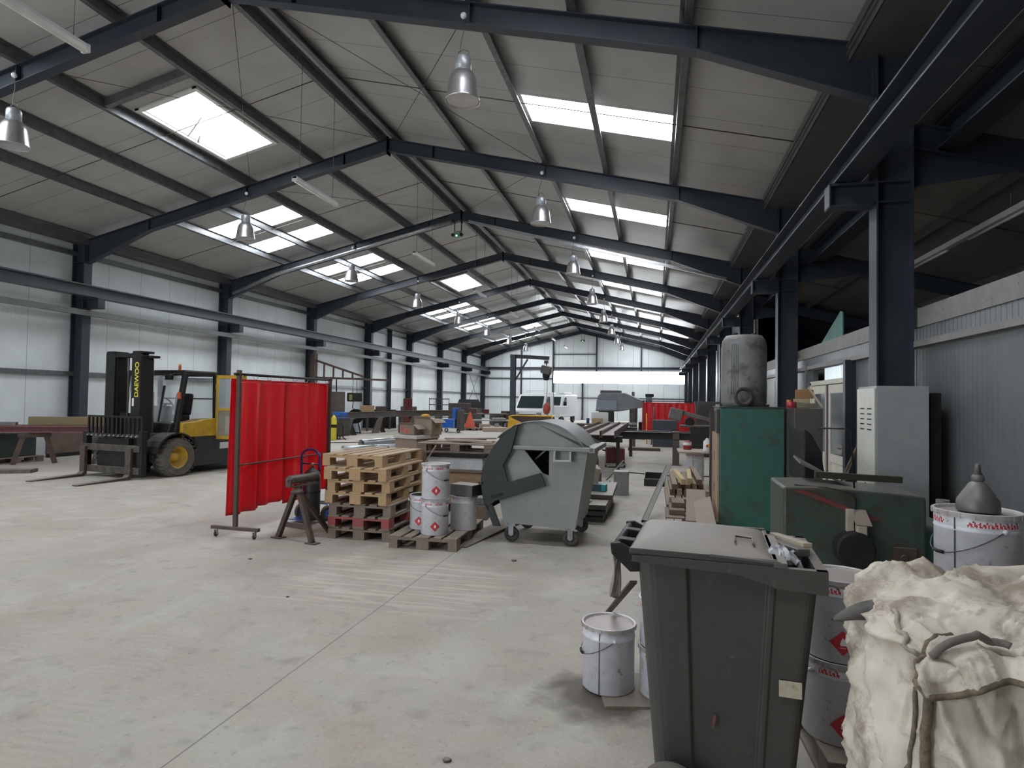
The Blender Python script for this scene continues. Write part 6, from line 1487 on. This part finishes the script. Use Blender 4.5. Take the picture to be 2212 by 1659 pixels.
solo('blue_bench', MB().bb(-.5, .5, -.3, .3, 0, .8), mat('blue_grey_bench', (.10, .14, .22), .5), 'low blue-grey cabinet left of the rusty channels', 'cabinet', loc=(-3.25, 24.6, 0), bevel=.01)
# far welding screen, saw, cabinets at the right
s2 = screen('long low red welding curtain at the far right end of the hall', (-.45, 26.6, 0), R(-90), 2.35, 1.76, .32, 9, False, 5)
solo('yellow_pole', MB().cyl((0, 0, 0), (-.02, .1, 1.25), .02, 8), M['yellow'], 'thin yellow stick leaning at the left edge of the far red curtain', 'stick', loc=(-.30, 25.6, 0))
solo('pale_pole', MB().cyl((0, 0, 0), (.10, .1, 1.55), .025, 8), M['raw'], 'pale pole leaning in front of the far red curtain', 'pole', loc=(-.12, 25.2, 0))
solo('slate_cabinet', MB().bb(-.45, .45, -.3, .3, 0, 1.02), mat('slate_blue_paint', (.055, .065, .085), .5, 0, (.045, .05, .065), 4), 'slate-coloured cabinet in front of the far red curtain', 'cabinet', loc=(.38, 24.4, 0), bevel=.012)
t = thing('band_saw', 'grey band saw with a raised arm in front of the far red curtain', 'saw', (1.05, 20.6, 0), R(0))
build('saw_arm', MB().bar((-.35, 0, 1.42), (.95, 0, 1.08), .16, .13), mat('saw_grey', (.16, .14, .135), .55, 0, (.12, .105, .10), 6, dust=.4), t, bevel=.02)
build('blade_box', MB().at((-.42, 0, 1.30), (0, R(14), 0)).bb(-.18, .24, -.16, .16, -.16, .22), MATS['saw_grey'], t, bevel=.03)
build('motor', MB().cyl((.05, -.15, 1.08), (.05, .15, 1.08), .15, 18), M['black'], t, bevel=.02)
build('saw_base', MB().bb(.05, 1.15, -.4, .4, 0, .92), M['blkbeam'], t, bevel=.02)
build('vice_table', MB().bb(-.25, 1.2, -.42, .42, .92, .98), M['darkmetal'], t, bevel=.01)
build('pivot', MB().cyl((.95, -.2, 1.02), (.95, .2, 1.02), .2, 20), M['darkmetal'], t, bevel=.02)
solo('control_box', MB().bb(-.30, .30, -.2, .2, 0, 1.75), M['browncab'], 'dark upright control box behind the band saw, near the right columns', 'cabinet', loc=(1.75, 22.6, 0), bevel=.02)
solo('grey_shelf', MB().bb(-.45, .45, -.12, .12, 0, .08).bb(-.42, -.36, -.1, .1, -1.66, 0), M['raw'], 'grey shelf arm projecting right of the far red curtain', 'shelf', loc=(1.75, 21.6, 1.665))
solo('side_bench', MB().bb(-.35, .35, -1.5, 1.5, .0, .85), M['blkbeam'], 'low dark bench along the right columns beyond the band saw', 'bench', loc=(2.1, 29.0, 0), bevel=.01)
solo('floor_cable', MB().tube([(-.6 + .5 * k, 15.0 - .12 * math.sin(k * .8) - .22 * math.sin(PI * k / 5), .012) for k in range(6)], .012, 6), M['black'], 'black cable curving over the floor in front of the long beam bench', 'cable')
solo('floor_cable', MB().tube([(-12.6, 20.3, .012), (-11.7, 20.8, .012), (-10.9, 21.4, .012), (-10.6, 23.2, .012), (-10.9, 24.5, .012)], .014, 6), M['black'], 'black cable on the floor between the red curtain and the shiny duct', 'cable')
solo('dark_tray', MB().bb(-.55, .55, -.25, .25, 0, .10), M['rust'], 'flat rusty tray on the floor behind the long beam bench', 'tray', loc=(-.35, 22.2, 0))
solo('white_bucket', MB().lathe([(0, 0), (.14, 0), (.16, .32), (.15, .32), (.13, .02)], 20), M['white'], 'white bucket on the floor under the rusty channels', 'bucket', loc=(-1.35, 19.4, 0))
# ------------------------------------------------------------------ light, camera
w = bpy.data.worlds.new('overcast'); SC.world = w; w.use_nodes = True
bg = w.node_tree.nodes['Background']; bg.inputs[0].default_value = (.80, .90, 1.0, 1); bg.inputs[1].default_value = 2.0
def area(name, loc, rot, sx, sy, power, col=(1, 1, 1)):
    l = bpy.data.lights.new(name, 'AREA'); l.shape = 'RECTANGLE'; l.size = sx; l.size_y = sy; l.energy = power; l.color = col
    o = bpy.data.objects.new(name, l); COL.objects.link(o); o.location = loc; o.rotation_euler = rot; return o
# daylight entering by the wide doorway in the near wall
area('doorway_daylight', (-10.5, Y0 + .05, 2.3), (R(90), 0, 0), 6.0, 4.4, 420, (.90, .96, 1.0))
cam = bpy.data.cameras.new('camera'); co = bpy.data.objects.new('camera', cam); COL.objects.link(co)
F_PX, YAW, PIT, ROLL = 1326.28, 0.22887, 0.02614, 0.01539
cam.sensor_fit = 'HORIZONTAL'; cam.sensor_width = 36.0; cam.lens = 36.0 * F_PX / 2212
cam.clip_start = .05; cam.clip_end = 300
cy, sy = math.cos(YAW), math.sin(YAW)
fwv = Vector((-sy * math.cos(PIT), cy * math.cos(PIT), math.sin(PIT))); rt = Vector((cy, sy, 0)); up = rt.cross(fwv)
r2 = rt * math.cos(ROLL) + up * math.sin(ROLL); u2 = up * math.cos(ROLL) - rt * math.sin(ROLL)
mm = Matrix((r2, u2, -fwv)).transposed().to_4x4(); mm.translation = (0, 0, 1.70)
co.matrix_world = mm
SC.camera = co
SC.view_settings.view_transform = 'Standard'; SC.view_settings.look = 'None'
SC.view_settings.exposure = 0.28; SC.view_settings.gamma = 1.0
SC.view_settings.use_curve_mapping = False
SC.cycles.use_denoising = True
SC.cycles.max_bounces = 7; SC.cycles.diffuse_bounces = 4; SC.cycles.glossy_bounces = 2; SC.cycles.transparent_max_bounces = 12
SC.cycles.sample_clamp_indirect = 6.0
SC.cycles.use_adaptive_sampling = True; SC.cycles.adaptive_threshold = 0.08; SC.cycles.adaptive_min_samples = 16
